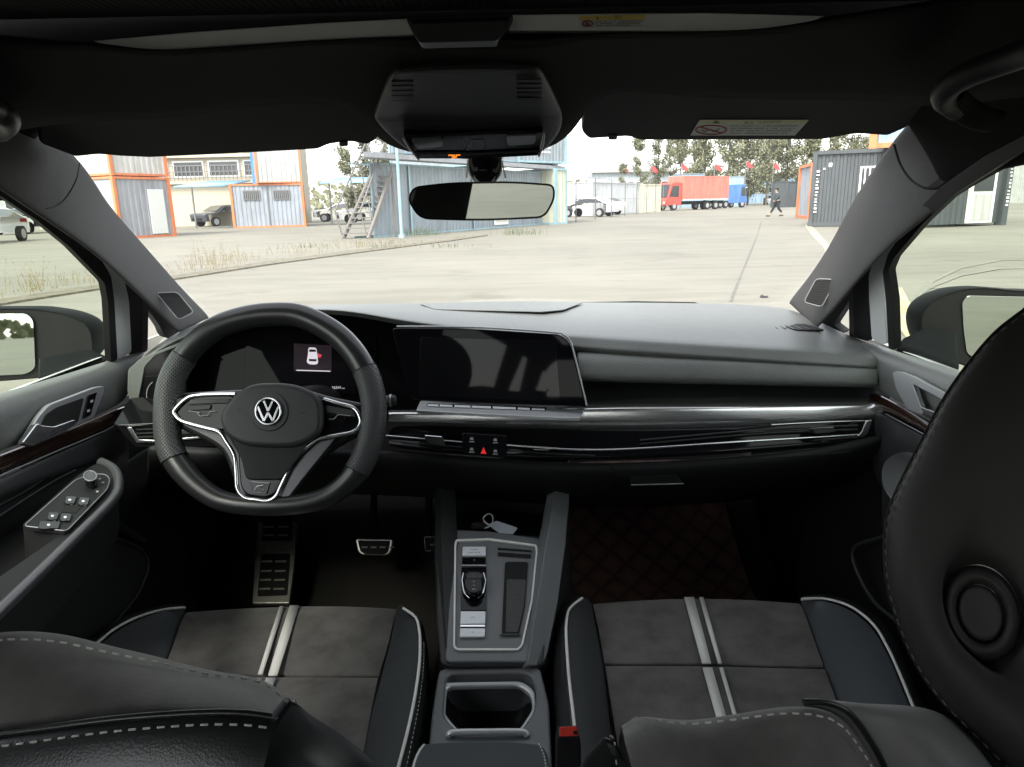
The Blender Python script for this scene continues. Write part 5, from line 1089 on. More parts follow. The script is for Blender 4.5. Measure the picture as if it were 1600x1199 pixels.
weeds('grass_tufts', 'low green tufts at the foot of the blue containers', sp, M_weedg)
# -------------------------------------------------------------- containers
def cmat(name, c, rough=.6):
    m = mat(name, c, rough, var=.10, vscale=1.5); nt = m.node_tree; b = nt.nodes['Principled BSDF']; src = b.inputs['Base Color'].links[0].from_socket
    tc = nt.nodes.new('ShaderNodeTexCoord'); mp = nt.nodes.new('ShaderNodeMapping'); mp.inputs['Scale'].default_value = (3, 3, .35); nt.links.new(tc.outputs['Object'], mp.inputs[0])
    n = nt.nodes.new('ShaderNodeTexNoise'); n.inputs['Scale'].default_value = 1.6; n.inputs['Detail'].default_value = 7; nt.links.new(mp.outputs[0], n.inputs['Vector'])
    r = nt.nodes.new('ShaderNodeValToRGB'); r.color_ramp.elements[0].position = .36; r.color_ramp.elements[1].position = .52; r.color_ramp.elements[0].color = (.62, .55, .47, 1); r.color_ramp.elements[1].color = (1, 1, 1, 1)
    nt.links.new(n.outputs['Fac'], r.inputs[0]); mx = nt.nodes.new('ShaderNodeMix'); mx.data_type = 'RGBA'; mx.blend_type = 'MULTIPLY'; mx.inputs['Factor'].default_value = .42
    nt.links.new(src, mx.inputs['A']); nt.links.new(r.outputs[0], mx.inputs['B']); nt.links.new(mx.outputs['Result'], b.inputs['Base Color']); return m
M_cgrey = cmat('container_grey', (.30, .31, .33)); M_cgrey2 = cmat('container_blue_grey', (.27, .30, .34)); M_cwhite = cmat('container_pale', (.42, .43, .42)); M_clight = cmat("container_light", (.50, .49, .46))
M_cblue = cmat('container_slate', (.24, .28, .31)); M_cgreen = cmat('container_cream_green', (.52, .53, .42)); M_corange = cmat('frame_orange', (.62, .20, .08)); M_cyan = cmat('frame_cyan', (.27, .41, .46))
M_cdark = cmat('container_dark_grey', (.060, .069, .076)); M_cream = cmat('container_cream', (.55, .53, .42)); M_wwin = mat('white_frame', (.72, .72, .7), .5); M_dwin = mat('dark_window', (.03, .035, .04), .15)
M_wdoor = mat('white_door', (.66, .66, .63), .5); M_steel = mat('grey_steel', (.2, .2, .2), .5, .5); M_beam = mat('beam_cream', (.42, .38, .29), .6)
def wall(name, A, B, z0, z1, m, par, ribs=True, pitch=.26, depth=.03, top=None):
    """corrugated upright sheet from A to B (ground points)"""
    d = (B - A); L = d.length; d = d / L; n = V((d.y, -d.x, 0)); n = n if n.dot(CAM - A) > 0 else -n
    if not ribs: 
        mk(name, [A + V((0, 0, z0)), B + V((0, 0, z0)), B + V((0, 0, z1)), A + V((0, 0, z1))], [[0, 1, 2, 3]], m, par); return
    k = max(2, int(L / pitch)); xs = []
    for i in range(k):
        a = L * i / k; w_ = L / k; xs += [(a, 0), (a + w_ * .4, 0), (a + w_ * .5, -depth), (a + w_ * .9, -depth)]
    xs.append((L, 0)); vs = []; fs = []
    for x, o in xs: p = A + d * x + n * o; vs += [p + V((0, 0, z0)), p + V((0, 0, z1))]
    fs = [[2 * i, 2 * i + 2, 2 * i + 3, 2 * i + 1] for i in range(len(xs) - 1)]
    return mk(name, vs, fs, m, par, 20)
def cont(label, L, C, R, z0, h, mL, mR, mF, rw=None, base=None, cat='container', group=None, ribs=True, fr=.07, name='container', ray_=False):
    """box container seen on its near corner C; L and R are the far ends of its two visible faces (pixels on the ground)"""
    Lp, Cp = G(*L), G(*C); Lp.z = Cp.z = 0
    dl_ = (Lp - Cp); LL = dl_.length; dl_.normalize(); nr = V((-dl_.y, dl_.x, 0))
    if nr.dot(Cp - CAM) < 0: nr = -nr
    if R is not None and rw is None:
        Rp = G(*R); rw = max(1.2, (Rp - Cp).length)
    rw = rw or 2.4
    if ray_: nr = V((Cp.x - CAM.x, Cp.y, 0)).normalized()
    Rp = Cp + nr * rw; Bp = Lp + nr * rw
    t = thing(name, (Cp.x, Cp.y, z0), label, cat, group)
    wall('side_wall', Cp, Lp, z0 + .05, z0 + h - .03, mL, t, ribs); wall('side_wall', Cp, Rp, z0 + .05, z0 + h - .03, mR, t, ribs)
    mk('rear_wall', [Lp + V((0, 0, z0)), Bp + V((0, 0, z0)), Rp + V((0, 0, z0)), Lp + V((0, 0, z0 + h - .02)), Bp + V((0, 0, z0 + h - .02)), Rp + V((0, 0, z0 + h - .02)), Cp + V((0, 0, z0 + h - .02))], [[0, 1, 4, 3], [1, 2, 5, 4], [3, 4, 5, 6]], mL, t)
    j = ([], []); ax = (dl_, nr, V((0, 0, 1)))
    for p in (Cp, Lp, Rp, Bp): boxv(p + V((0, 0, z0 + h / 2)), (fr, fr, h / 2 + .01), ax, j)
    for a, b_ in ((Cp, Lp), (Cp, Rp), (Bp, Lp), (Bp, Rp)):
        for z in (z0 + fr * .7, z0 + h - fr * .7):
            m_ = (a + b_) / 2 + V((0, 0, z)); al = abs((b_ - a).normalized().dot(dl_)) > .5
            boxv(m_, ((b_ - a).length / 2 - fr - .001 if al else fr * .8, fr * .8 if al else (b_ - a).length / 2 - fr - .001, fr * .7), ax, j)
    mk('corner_frame', j[0], j[1], mF, t)
    face = (-nr if True else nr)
    return t, Cp, dl_, nr, LL, rw
def feature(t, Cp, d, out, u0, u1, z0, z1, name, m, push=.03, th=.04):
    """flat door/window on a face: u along d from corner"""
    c_ = Cp + d * (u0 + u1) / 2 + V((0, 0, (z0 + z1) / 2)) + out * push
    return box(name, c_, ((u1 - u0) / 2, th / 2, (z1 - z0) / 2), m, t, ax=(d, out, V((0, 0, 1))))
def window(t, Cp, d, out, u0, u1, z0, z1, bars=6, mf=None, mg_=None):
    f = feature(t, Cp, d, out, u0, u1, z0, z1, 'window', mf or M_wwin, .02, .06)
    feature(f, Cp, d, out, u0 + .07, u1 - .07, z0 + .07, z1 - .07, 'pane', mg_ or M_dwin, .04, .04)
    j = ([], [])
    for k in range(bars):
        u = u0 + .1 + (u1 - u0 - .2) * (k + .5) / bars; boxv(Cp + d * u + V((0, 0, (z0 + z1) / 2)) + out * .075, (.025, .012, (z1 - z0) / 2 - .05), (d, out, V((0, 0, 1))), j)
    if bars: mk('window_bars', j[0], j[1], mf or M_wwin, f)
# left group, orange frames
t, Cp, d, n, LL, rw = cont('grey ground-floor cabin with shaded left face painted darker, orange frame and a white door', (190, 374), (273, 369), (341, 364), 0, 2.62, M_cgrey, M_cwhite, M_corange)  # left wall a darker grey than the right: shade put into the colour
feature(t, Cp, d, -n, .35, 1.15, .15, 2.1, 'door', M_wdoor, .03, .05)
zt = 2.66
cont('pale corrugated cabin on the upper floor above the white-doored one, orange frame', (190, 374), (273, 369), (330, 364.5), zt, 2.6, M_clight, M_clight, M_corange)
t, Cp, d, n, LL, rw = cont('blue grey ground-floor cabin with orange frame and two small barred windows', (367, 357), (477, 354), (517, 352), 0, 2.62, M_cgrey2, M_cwhite, M_corange)
for u in (.30, .72): window(t, Cp, d, -n, LL * u - .5, LL * u + .5, 1.65, 2.25, 7, M_steel)
feature(t, Cp, d, -n, LL * .5 - .03, LL * .5 + .03, .1, 2.5, 'panel_joint', M_steel, .03, .04)
t, Cp, d, n, LL, rw = cont('pale grey corrugated cabin stacked above the barred-window cabin', (410, 356), (477, 354), (552, 351), 2.66, 2.6, M_cwhite, M_clight, M_corange, fr=.05)
# building behind between them
def simple_building(label, px0, px1, py, dist, h, mw, cat='building', name='building', depth=8, floors=(), rail=False):
    A = P(px0, py, Y=dist); B = P(px1, py, Y=dist); A.z = B.z = 0; t = thing(name, ((A.x + B.x) / 2, dist, 0), label, cat)
    box('wall', ((A.x + B.x) / 2, dist + depth / 2, h / 2), ((B.x - A.x) / 2, depth / 2, h / 2), mw, t, bevel=.02)
    return t, A, B
t, A, B = simple_building('cream framed workshop with long windows and a balcony railing behind the orange cabins', 60, 440, 340, 52, 7.5, M_beam, name='workshop')
w_ = B.x - A.x
for z in (3.9, 5.5): 
    for k in range(7):
        x = A.x + w_ * (k + .5) / 7; f = box('window', (x, 51.97, z), (w_ / 16, .05, .55), M_wwin, t); box('pane', (x, 51.93, z), (w_ / 16 - .1, .04, .45), M_dwin, f)
for z in (3.0, 4.75, 6.3): box('ledge', ((A.x + B.x) / 2, 51.8, z), (w_ / 2, .25, .10), M_beam, t)
j = ([], [])
for k in range(60): boxv((A.x + w_ * k / 59, 51.45, 3.6), (.02, .02, .5), None, j)
for z in (3.3, 3.7, 4.1): boxv(((A.x + B.x) / 2, 51.45, z), (w_ / 2, .02, .025), None, j)
mk('railing', j[0], j[1], M_steel, t)
M_bluec = cmat('bright_blue', (.05, .2, .5)); M_awn = mat('blue_awning', (.22, .42, .62), .6)
x = P(404, 300, Y=51.3).x; box('blue_column', (x, 51.3, 3.7), (.3, .12, 3.7), M_bluec, t)
# carport roofs
def carport(label, x0, x1, Y, z, m):
    A = P(x0, 300, Y=Y).x; B = P(x1, 300, Y=Y).x; t = thing('carport', ((A + B) / 2, Y, 0), label, 'carport')
    mk('roof', [V((A, Y - 2.5, z - .2)), V((B, Y - 2.5, z - .2)), V((B, Y + 2.5, z + .25)), V((A, Y + 2.5, z + .25))], [[0, 1, 2, 3]], m, t).modifiers.new('s', 'SOLIDIFY').thickness = .08
    n_ = max(2, int((B - A) / 4) + 1)
    for k in range(n_): tube('post', [V((A + (B - A) * k / (n_ - 1), Y, 0)), V((A + (B - A) * k / (n_ - 1), Y, z))], .06, M_steel, t, seg=8)
carport('blue roofed carport with cars under it, left of the barred-window cabin', 300, 372, 47, 2.75, M_awn)
carport('blue roofed carport with white cars seen behind the stairs', 515, 640, 48, 2.75, M_awn)
# -------------------------------------------------------------- cars
M_tyreb = mat('tyre_black', (.015, .015, .015), .8); M_rim = mat('alloy_rim', (.45, .46, .47), .35, .7); M_cg = mat('car_glass', (.02, .025, .028), .06, coat=.5); M_lampw = mat('headlamp', (.6, .62, .65), .1, coat=.5); M_lampr = mat('tail_lamp', (.4, .02, .02), .2)
def make_car(name, label, paint, group=None, suv=False):
    t = thing(name, (0, 0, 0), label, 'car', group); H = 1.62 if suv else 1.46
    prof = [(-2.2, .35), (-2.25, .65), (-2.2, .9), (-1.2, 1.0), (-.45, H - .05), (.3, H), (1.1, H - .04), (1.75, 1.12), (2.2, 1.02), (2.28, .7), (2.2, .35)]
    q = cr([V((a, b_)) for a, b_ in prof], 3); rows = []
    for y, k, zt_ in ((-.88, .86, .86), (-.86, .97, .95), (-.70, 1, .985), (0, 1.01, 1), (.70, 1, .985), (.86, .97, .95), (.88, .86, .86)):
        rows.append([V((p.x * (k if p.y < 1.05 else 1), y * (1 if p.y < 1.0 else 1 - .22 * (p.y - 1.0) / (H - 1.0)), .3 + (p.y - .3) * (1 if abs(y) < .8 else zt_))) for p in q])
    o = loft('body', rows, paint, t, sub=1, thick=0)
    vs = [v.co for v in o.data.vertices]
    for s in (-1, 1):
        y = lambda z: s * (.875 * (1 - .22 * max(0, z - 1.0) / (H - 1.0)) + .012)
        g = [(-.95, 1.02), (-.42, H - .14), (.25, H - .09), (1.0, H - .13), (1.5, 1.06)]
        mk('side_window', [V((a, y(z), z)) for a, z in g], [list(range(5))], M_cg, t)
        for xw in (-1.38, 1.36):
            wv = tube('wheel', [V((xw, s * .70, .32)), V((xw, s * .90, .32))], .33, M_tyreb, t, seg=20)
            tube('rim', [V((xw, s * .86, .32)), V((xw, s * .91, .32))], .21, M_rim, wv, seg=12)
        mk('headlamp', [V((-2.17, s * .45, .72)), V((-2.1, s * .8, .76)), V((-2.02, s * .82, .88)), V((-2.15, s * .45, .84))], [[0, 1, 2, 3]], M_lampw, t)
        mk('tail_lamp', [V((2.27, s * .45, .8)), V((2.24, s * .8, .8)), V((2.2, s * .8, .95)), V((2.24, s * .45, .95))], [[0, 1, 2, 3]], M_lampr, t)
        box('door_mirror', (-.75, s * .97, 1.02), (.06, .08, .05), paint, t, bevel=.02)
    for a in ([(-1.17, 1.03, .74), (-.5, H - .1, .62)], [(1.82, 1.12, .70), (1.18, H - .1, .60)]):
        (x0, z0, w0), (x1, z1, w1) = a; sg = -1 if x0 < 0 else 1; e = .02 * sg
        mk('windscreen' if sg < 0 else 'rear_window', [V((x0 + e, -w0, z0 + .02)), V((x0 + e, w0, z0 + .02)), V((x1 + e, w1, z1 + .035)), V((x1 + e, -w1, z1 + .035))], [[0, 1, 2, 3]], M_cg, t)
    box('bumper_grille', (-2.262, 0, .5), (.02, .5, .09), M_rub, t)
    return t
def put(t, p, rz, s=1.0): t.location = (p.x, p.y, 0); t.rotation_euler = (0, 0, math.radians(rz)); t.scale = (s, s, s)
M_pw = mat('car_white', (.75, .76, .77), .3, coat=.5); M_pd = mat('car_dark', (.05, .055, .07), .3, coat=.5); M_pred = mat('car_red', (.4, .03, .03), .3, coat=.5)
white = make_car('parked_car', 'white car nearest in the row of three at the grey fence', M_pw, 'white cars parked by the grey fence')
put(white, G(920, 339), -35)
for (x, y, rz, lb_) in ((936, 336, -35, 'middle white car in the row of three at the grey fence'), (948, 333.5, -35, 'farthest white car in the row of three at the grey fence')):
    c_ = copytree(white); c_['label'] = lb_; put(c_, G(x, y), rz)
for (x, y, rz, lb_, g_) in ((537, 346, 5, 'white car half hidden under the blue carport beside the stairs, left one', 'cars under the carports'), (580, 349, 20, 'white car seen right behind the steel stairs, right one', 'cars under the carports'), (1204, 320, 80, 'small white car parked far behind the walking person', 'far cars'), (-22, 380, 100, 'white car seen close at the left edge through the driver window', 'cars outside the driver window'), (-30, 352, 80, 'white car behind the nearest one outside the driver window', 'cars outside the driver window'), (14, 342, 95, 'white car far back with shadowed front outside the driver window', 'cars outside the driver window')):
    c_ = copytree(white); c_['label'] = lb_; c_['group'] = g_; put(c_, G(x, y), rz)
dk = make_car('parked_car', 'dark sedan with its tail showing between the two orange framed cabins', M_pd, 'cars under the carports'); put(dk, G(352, 353), 60)
c_ = make_car('parked_car', 'dark blue car parked far off near the left edge', M_pd, 'cars outside the driver window'); put(c_, G(45, 365), 90)
# -------------------------------------------------------------- blue container cluster
t, Cp, d, n, LL, rw = cont('slate blue ground-floor container with cyan frame right behind the steel stairs', (872, 349), (585, 372), None, 0, 2.75, M_cblue, M_cblue, M_cyan, rw=2.4, fr=.045, ray_=True)
feature(t, Cp, d, -n, LL * .555, LL * .555 + 1.4, .15, 1.9, 'door', M_wwin, .04, .06)
feature(t, Cp, d, -n, LL * .57, LL * .57 + 1.1, .3, 1.75, 'door_panel', M_cream, .08, .04)
for u in (.145, .44): feature(t, Cp, d, -n, LL * u, LL * u + .12, .0, 2.75, 'post', M_cyan, .06, .1)
t2, Cp2, d2, n2, LL2, rw2 = cont('grey blue container on the upper floor with cyan posts above the stairs container', (872, 349), (622, 369), None, 3.15, 2.6, M_cgrey2, M_cgrey2, M_cyan, rw=2.4, fr=.045, ray_=True)
for u in (.5,): feature(t2, Cp2, d2, -n2, LL2 * u, LL2 * u + .12, 3.15, 5.7, 'post', M_cyan, .06, .1)
ht = thing('walkway', (Cp.x, Cp.y, 2.8), 'grey steel walkway slab between the two floors of blue containers', 'walkway')
box('deck', tuple((Cp + d * LL / 2 - n * .5) + V((0, 0, 2.95))), (LL / 2 + .3, .6, .09), M_cgrey, ht, ax=(d, n, V((0, 0, 1))))
tube('handrail', [Cp - n * 1.0 + V((0, 0, 3.9)), Cp + d * LL * .6 - n * 1.0 + V((0, 0, 3.9))], .03, M_steel, ht, seg=6)
for k in range(6): tube('rail_post', [Cp + d * LL * .12 * k - n * 1.0 + V((0, 0, 3.0)), Cp + d * LL * .12 * k - n * 1.0 + V((0, 0, 3.9))], .025, M_steel, ht, seg=6)
t, Cp3, d3, n3, LL3, rw3 = cont('cream green ground-floor container at the right end of the blue cluster', (868, 351), (884, 350), (906, 344), 0, 2.9, M_cgreen, M_cgreen, M_cyan)
t, Cp3, d3, n3, LL3, rw3 = cont('tall slate container standing above the cream green one with white lettering', (812, 354), (884, 350), (926, 342), 3.15, 2.9, M_cblue, M_cgrey2, M_cyan)
for k in range(3):
    for q in range(5): feature(t, Cp3, d3, -n3, LL3 * .35 + q * .28, LL3 * .35 + q * .28 + random.uniform(.12, .24), 3.65 + k * .22, 3.75 + k * .22, 'lettering', M_wwin, .03, .02) if k < 2 else None
pole = thing('steel_pole', G(628, 372), 'tall cyan steel pole in front of the slate container', 'pole'); p0 = G(628, 372)
tube('shaft', [p0, p0 + V((0, 0, 5.2))], .06, M_cyan, pole, seg=10); tube('shaft_collar', [p0, p0 + V((0, 0, .12))], .12, M_cyan, pole, seg=10)
# stairs
stt = thing('outdoor_stairs', G(560, 374), 'brown steel outdoor stairs with railings climbing to the upper containers', 'stairs')
M_rust = mat('brown_steel', (.15, .14, .13), .7)
a0, a1 = G(536, 373), G(575, 373); b0 = P(583, 268, Y=a0.y + .6); b1 = P(612, 268, Y=a0.y + .6)
for a, b_ in ((a0, b0), (a1, b1)): tube('stringer', [a, b_], .09, M_rust, stt, seg=6)
for k in range(1, 13):
    u = k / 13; l, r_ = a0.lerp(b0, u), a1.lerp(b1, u); box('tread', tuple((l + r_) / 2), ((r_ - l).length / 2, .13, .02), M_rust, stt)
for a, b_ in ((a0, b0), (a1, b1)):
    tube('handrail', [a + V((-.2, -.1, 1.0)), b_ + V((-.2, -.1, 1.0))], .035, M_rust, stt, seg=6)
    for k in range(5): p = a.lerp(b_, k / 4); tube('baluster', [p, p + V((-.2, -.1, 1.0))], .025, M_rust, stt, seg=6)
tube('support_leg', [V((b1.x, b1.y, 0)), b1], .05, M_rust, stt, seg=6)
# -------------------------------------------------------------- middle distance
t, A, B = simple_building('low grey industrial hall on the horizon behind the white cars', 925, 1045, 290, 125, 6.0, cmat('hall_grey', (.36, .4, .43)), name='industrial_hall')
box('roof_edge', ((A.x + B.x) / 2, 124.7, 6.0), ((B.x - A.x) / 2 + .5, .4, .25), M_cwhite, t)
for k in range(9): f = box('window', (A.x + (B.x - A.x) * (k + .5) / 9, 124.9, 3.4), (.6, .06, .8), M_wwin, t); box('pane', (A.x + (B.x - A.x) * (k + .5) / 9, 124.84, 3.4), (.5, .03, .7), M_dwin, f)
t, A, B = simple_building('low blue grey shed row far behind the trucks', 1045, 1240, 305, 150, 5.2, cmat('shed_blue', (.22, .32, .42)), name='storage_shed')
for k in range(12): f = box('window', (A.x + (B.x - A.x) * (k + .5) / 12, 149.9, 2.6), (1.0, .06, .6), M_wwin, t); box('pane', (A.x + (B.x - A.x) * (k + .5) / 12, 149.84, 2.6), (.9, .03, .5), M_dwin, f)
cont('long white shipping container behind the parked white cars', (925, 0, 0, 60), (1003, 0, 0, 70), None, 0, 2.7, cmat('white_ribbed', (.5, .52, .53)), M_cream, M_cwhite, rw=2.4)
cont('cream shipping container with dark corner at the end of the white one', (1005, 0, 0, 69), (1031, 0, 0, 71), None, 0, 2.6, M_cream, M_cream, M_cream, rw=2.0)
cont('blue grey container standing behind the red truck', (1064, 0, 0, 100), (1098, 0, 0, 101), None, 0, 4.5, cmat('dusty_blue', (.24, .34, .44)), M_cblue, M_cblue, rw=2)
cont('pale cyan container peeking over the red truck', (1118, 0, 0, 101), (1160, 0, 0, 103), None, 0, 4.1, cmat('pale_cyan', (.3, .45, .52)), M_cblue, M_cblue, rw=2)
cont('dark green shed container behind the walking person', (1229, 0, 0, 84), (1243, 0, 0, 85), None, 0, 2.9, M_cdark, M_cdark, M_cdark, rw=2)
# fence with thin posts along the left edge of the yard
def fence(A, B, n_, h, label, m):
    t = thing('wire_fence', A, label, 'fence'); L = (B - A).length
    for k in range(n_): p = A.lerp(B, k / (n_ - 1)); tube('fence_post', [p, p + V((0, 0, h))], .035, m, t, seg=6)
    j = ([], [])
    for z in (.1, h * .5, h): tube('', [A + V((0, 0, z)), B + V((0, 0, z))], .012, None, seg=5, join=j)
    mk('wires', j[0], j[1], m, t)
fence(G(900, 0, 0, 43), G(1036, 0, 0, 74), 8, 2.6, 'thin wire fence with steel posts in front of the parked white cars', M_steel)
fence(P(1170, 318, Y=110) * 1, P(1300, 314, Y=110) * 1, 14, 2.0, 'long far fence beyond the walking person', M_steel)
# trucks
def wheel_at(par, c, r, w_, d):
    wv = tube('wheel', [c - d * w_ / 2, c + d * w_ / 2], r, M_tyreb, par, seg=20); tube('rim', [c - d * (w_ / 2 + .02), c + d * (w_ / 2 + .02)], r * .55, M_rim, wv, seg=14)
def truck(label, p0, p1, cabm, boxm, name, Lbox, h, flip=False, cargo=True):
    A = G(*p0); B = G(*p1); d = (B - A).normalized(); L = (B - A).length; n = V((-d.y, d.x, 0)); n = n if n.dot(A - CAM) > 0 else -n
    t = thing(name, (A + B) / 2, label, 'truck'); up = V((0, 0, 1)); ax = (d, n, up)
    def bx(nm, u0, u1, v0, v1, z0, z1, m, par=t, bev=.03):
        return box(nm, A + d * (u0 + u1) / 2 + n * (v0 + v1) / 2 + up * (z0 + z1) / 2, ((u1 - u0) / 2, (v1 - v0) / 2, (z1 - z0) / 2), m, par, ax=ax, bevel=bev)
    cl_ = L * .24
    if flip: c0, c1, b0_, b1_ = L - cl_, L, 0, L - cl_ - .1
    else: c0, c1, b0_, b1_ = 0, cl_, cl_ + .12, L
    prof = [(0, .55), (0, 1.15), (.12, 1.35), (.32, h * .78), (.5, h * .82), (1, h * .82), (1, .55)]
    if flip: prof = [(1 - a, z) for a, z in prof]
    vs = [A + d * (c0 + (c1 - c0) * a) + n * v + up * z for v in (.05, 2.05) for a, z in prof]; k = len(prof)
    cb = mk('cab', vs, [list(range(k)), list(range(2 * k - 1, k - 1, -1))] + [[i, (i + 1) % k, k + (i + 1) % k, k + i] for i in range(k)], cabm, t, 30, .06)
    q = [(.22, 1.45), (.40, h * .72), (.8, h * .72), (.8, 1.4)]
    if flip: q = [(1 - a, z) for a, z in q]
    mk('side_window', [A + d * (c0 + (c1 - c0) * a) + n * .03 + up * z for a, z in q], [[0, 1, 2, 3]], M_cg, t)
    q = [(.10, 1.4), (.30, h * .76)]; q = [(1 - a + .0, z) for a, z in q] if flip else q; e = d * (.04 if flip else -.04)
    mk('windscreen', [A + d * (c0 + (c1 - c0) * a) + n * v + up * z + e for (a, z), v in ((q[0], .2), (q[1], .2), (q[1], 1.9), (q[0], 1.9))], [[0, 1, 2, 3]], M_cg, t)
    hl = c0 - .03 if not flip else c1 + .03
    for v in (.2, 1.6): bx('headlamp', hl - .02, hl + .02, v, v + .3, .75, .95, M_lampw, t, .01)
    if cargo:
        bxo = bx('cargo_box', b0_, b1_, 0, 2.2, 1.05, h, boxm)
        for z in (1.1, h - .06): bx('box_rail', b0_ + .02, b1_ - .02, -.03, .0, z - .06, z + .06, cmat('rail_' + name, (.5, .5, .48)) if z < 2 else boxm, bxo, 0)
    bx('chassis', c0 + .4, b1_ - .2 if not flip else c1 - .5, .5, 1.6, .6, .95, M_rub)
    for u in ((cl_ * .55, L * .66, L * .80) if not flip else (L - cl_ * .6, L * .2, L * .36)):
        for v in (.2, 1.9): wheel_at(t, A + d * u + n * v + up * .45, .45, .26, n)
    return t
M_tred = cmat('truck_red', (.55, .08, .06)); M_tbox = cmat('box_red', (.50, .17, .13)); M_tblue = cmat('truck_blue', (.07, .17, .42))
truck('red cab truck with a long faded red cargo box facing left', (1041, 0, 0, 77), (1138, 0, 0, 82), M_tred, M_tbox, 'box_truck', 0, 3.55)
truck('blue cab truck facing right parked behind the red cargo box', (1116, 0, 0, 88), (1168, 0, 0, 91), M_tblue, M_cblue, 'blue_truck', 0, 3.4, flip=True, cargo=False)
# flags
M_flag = mat('flag_red', (.6, .06, .06), .7)
def flag(label, px, py, Y):
    top_ = P(px - 5, py - 6, Y=Y); t = thing('flag_pole', (top_.x, Y, 0), label, 'flag', 'red flags on thin poles')
    tube('pole', [V((top_.x, Y, 0)), top_], .05, M_steel, t, seg=6)
    rows = []
    for i in range(7):
        u = i / 6; rows.append([top_ + V((.05 + u * .8, .12 * math.sin(u * 7), -.15 - v * .5 - u * .35 + .1 * math.sin(u * 5 + v * 2))) for v in (0, .33, .66, 1)])
    loft('flag_cloth', rows, M_flag, t, sub=1, thick=.004); return t
for i, (px_, py_) in enumerate(((977, 264), (1022, 264), (1070, 261), (1122, 261), (1171, 257), (1214, 260))):
    flag(['red flag on a pole farthest left, over the grey hall', 'red flag above the cab of the red truck, left of it', 'red flag above the front of the red cargo box', 'red flag above the rear of the red cargo box', 'red flag right of the blue truck', 'red flag above the walking person'][i], px_, py_, 92)
# walking person
def person():
    p = G(1212, 338.5); t = thing('person', (p.x, p.y, 0), 'person in dark jacket and trousers walking to the left across the yard', 'person')
    def skinned(name, joints, edges, m, lvl=1):
        me = bpy.data.meshes.new(name); me.from_pydata([j[0] for j in joints], edges, []); o = bpy.data.objects.new(name, me); COL.objects.link(o); o.parent = t; me.materials.append(m)
        md = o.modifiers.new('skin', 'SKIN')
        for i, j in enumerate(joints): me.skin_vertices[0].data[i].radius = (j[1], j[1])
        me.skin_vertices[0].data[0].use_root = True; s = o.modifiers.new('sub', 'SUBSURF'); s.levels = lvl; s.render_levels = lvl; md.use_smooth_shade = True; return o
    skin_ = mat('skin', (.42, .27, .2), .6); coat_ = mat('dark_jacket', (.04, .055, .065), .9); tr = mat('dark_trousers', (.025, .028, .035), .9); shoe = mat('shoe', (.06, .06, .06), .6)
    J = [((0, 0, .92), .14), ((0, 0, 1.15), .15), ((-.02, 0, 1.38), .17), ((-.03, 0, 1.49), .06), ((-.05, 0, 1.58), .095), ((-.06, 0, 1.68), .085),
         ((-.0, .19, 1.40), .07), ((.10, .24, 1.15), .055), ((.02, .25, .93), .04), ((-.03, .25, .85), .035),
         ((-.0, -.19, 1.40), .07), ((-.10, -.24, 1.14), .055), ((-.24, -.22, .98), .04), ((-.30, -.2, .93), .035),
         ((-.02, .09, .86), .10), ((-.16, .10, .50), .07), ((-.34, .10, .14), .05), ((-.46, .1, .06), .04),
         ((.02, -.09, .86), .10), ((.12, -.10, .50), .07), ((.36, -.10, .2), .05), ((.31, -.1, .06), .04)]
    E = [(0, 1), (1, 2), (2, 3), (3, 4), (4, 5), (2, 6), (6, 7), (7, 8), (8, 9), (2, 10), (10, 11), (11, 12), (12, 13), (0, 14), (14, 15), (15, 16), (16, 17), (0, 18), (18, 19), (19, 20), (20, 21)]
    body = skinned('body', J, E, skin_, 2)
    g = lambda i, k: (J[i][0], J[i][1] + k)
    skinned('jacket', [g(0, .03), g(1, .035), g(2, .03), ((-.03, 0, 1.47), .08), g(6, .03), g(7, .025), g(8, .02), g(10, .03), g(11, .025), g(12, .02)], [(0, 1), (1, 2), (2, 3), (2, 4), (4, 5), (5, 6), (2, 7), (7, 8), (8, 9)], coat_, 2)
    skinned('trousers', [g(0, .02), g(14, .02), g(15, .02), ((-.32, .10, .2), .06), g(18, .02), g(19, .02), ((.34, -.1, .24), .06)], [(0, 1), (1, 2), (2, 3), (0, 4), (4, 5), (5, 6)], tr, 2)
    skinned('hair', [((-.03, 0, 1.66), .09), ((-.03, 0, 1.71), .09), ((-.0, 0, 1.60), .07)], [(0, 1), (0, 2)], mat('black_hair', (.01, .01, .01), .6), 2)
    for x, y, z in ((-.44, .1, .05), (.34, -.1, .07)): box('shoe', (x - .03, y, z), (.13, .05, .045), shoe, t, bevel=.03, local=True)
    t.scale = (.98,) * 3
person()
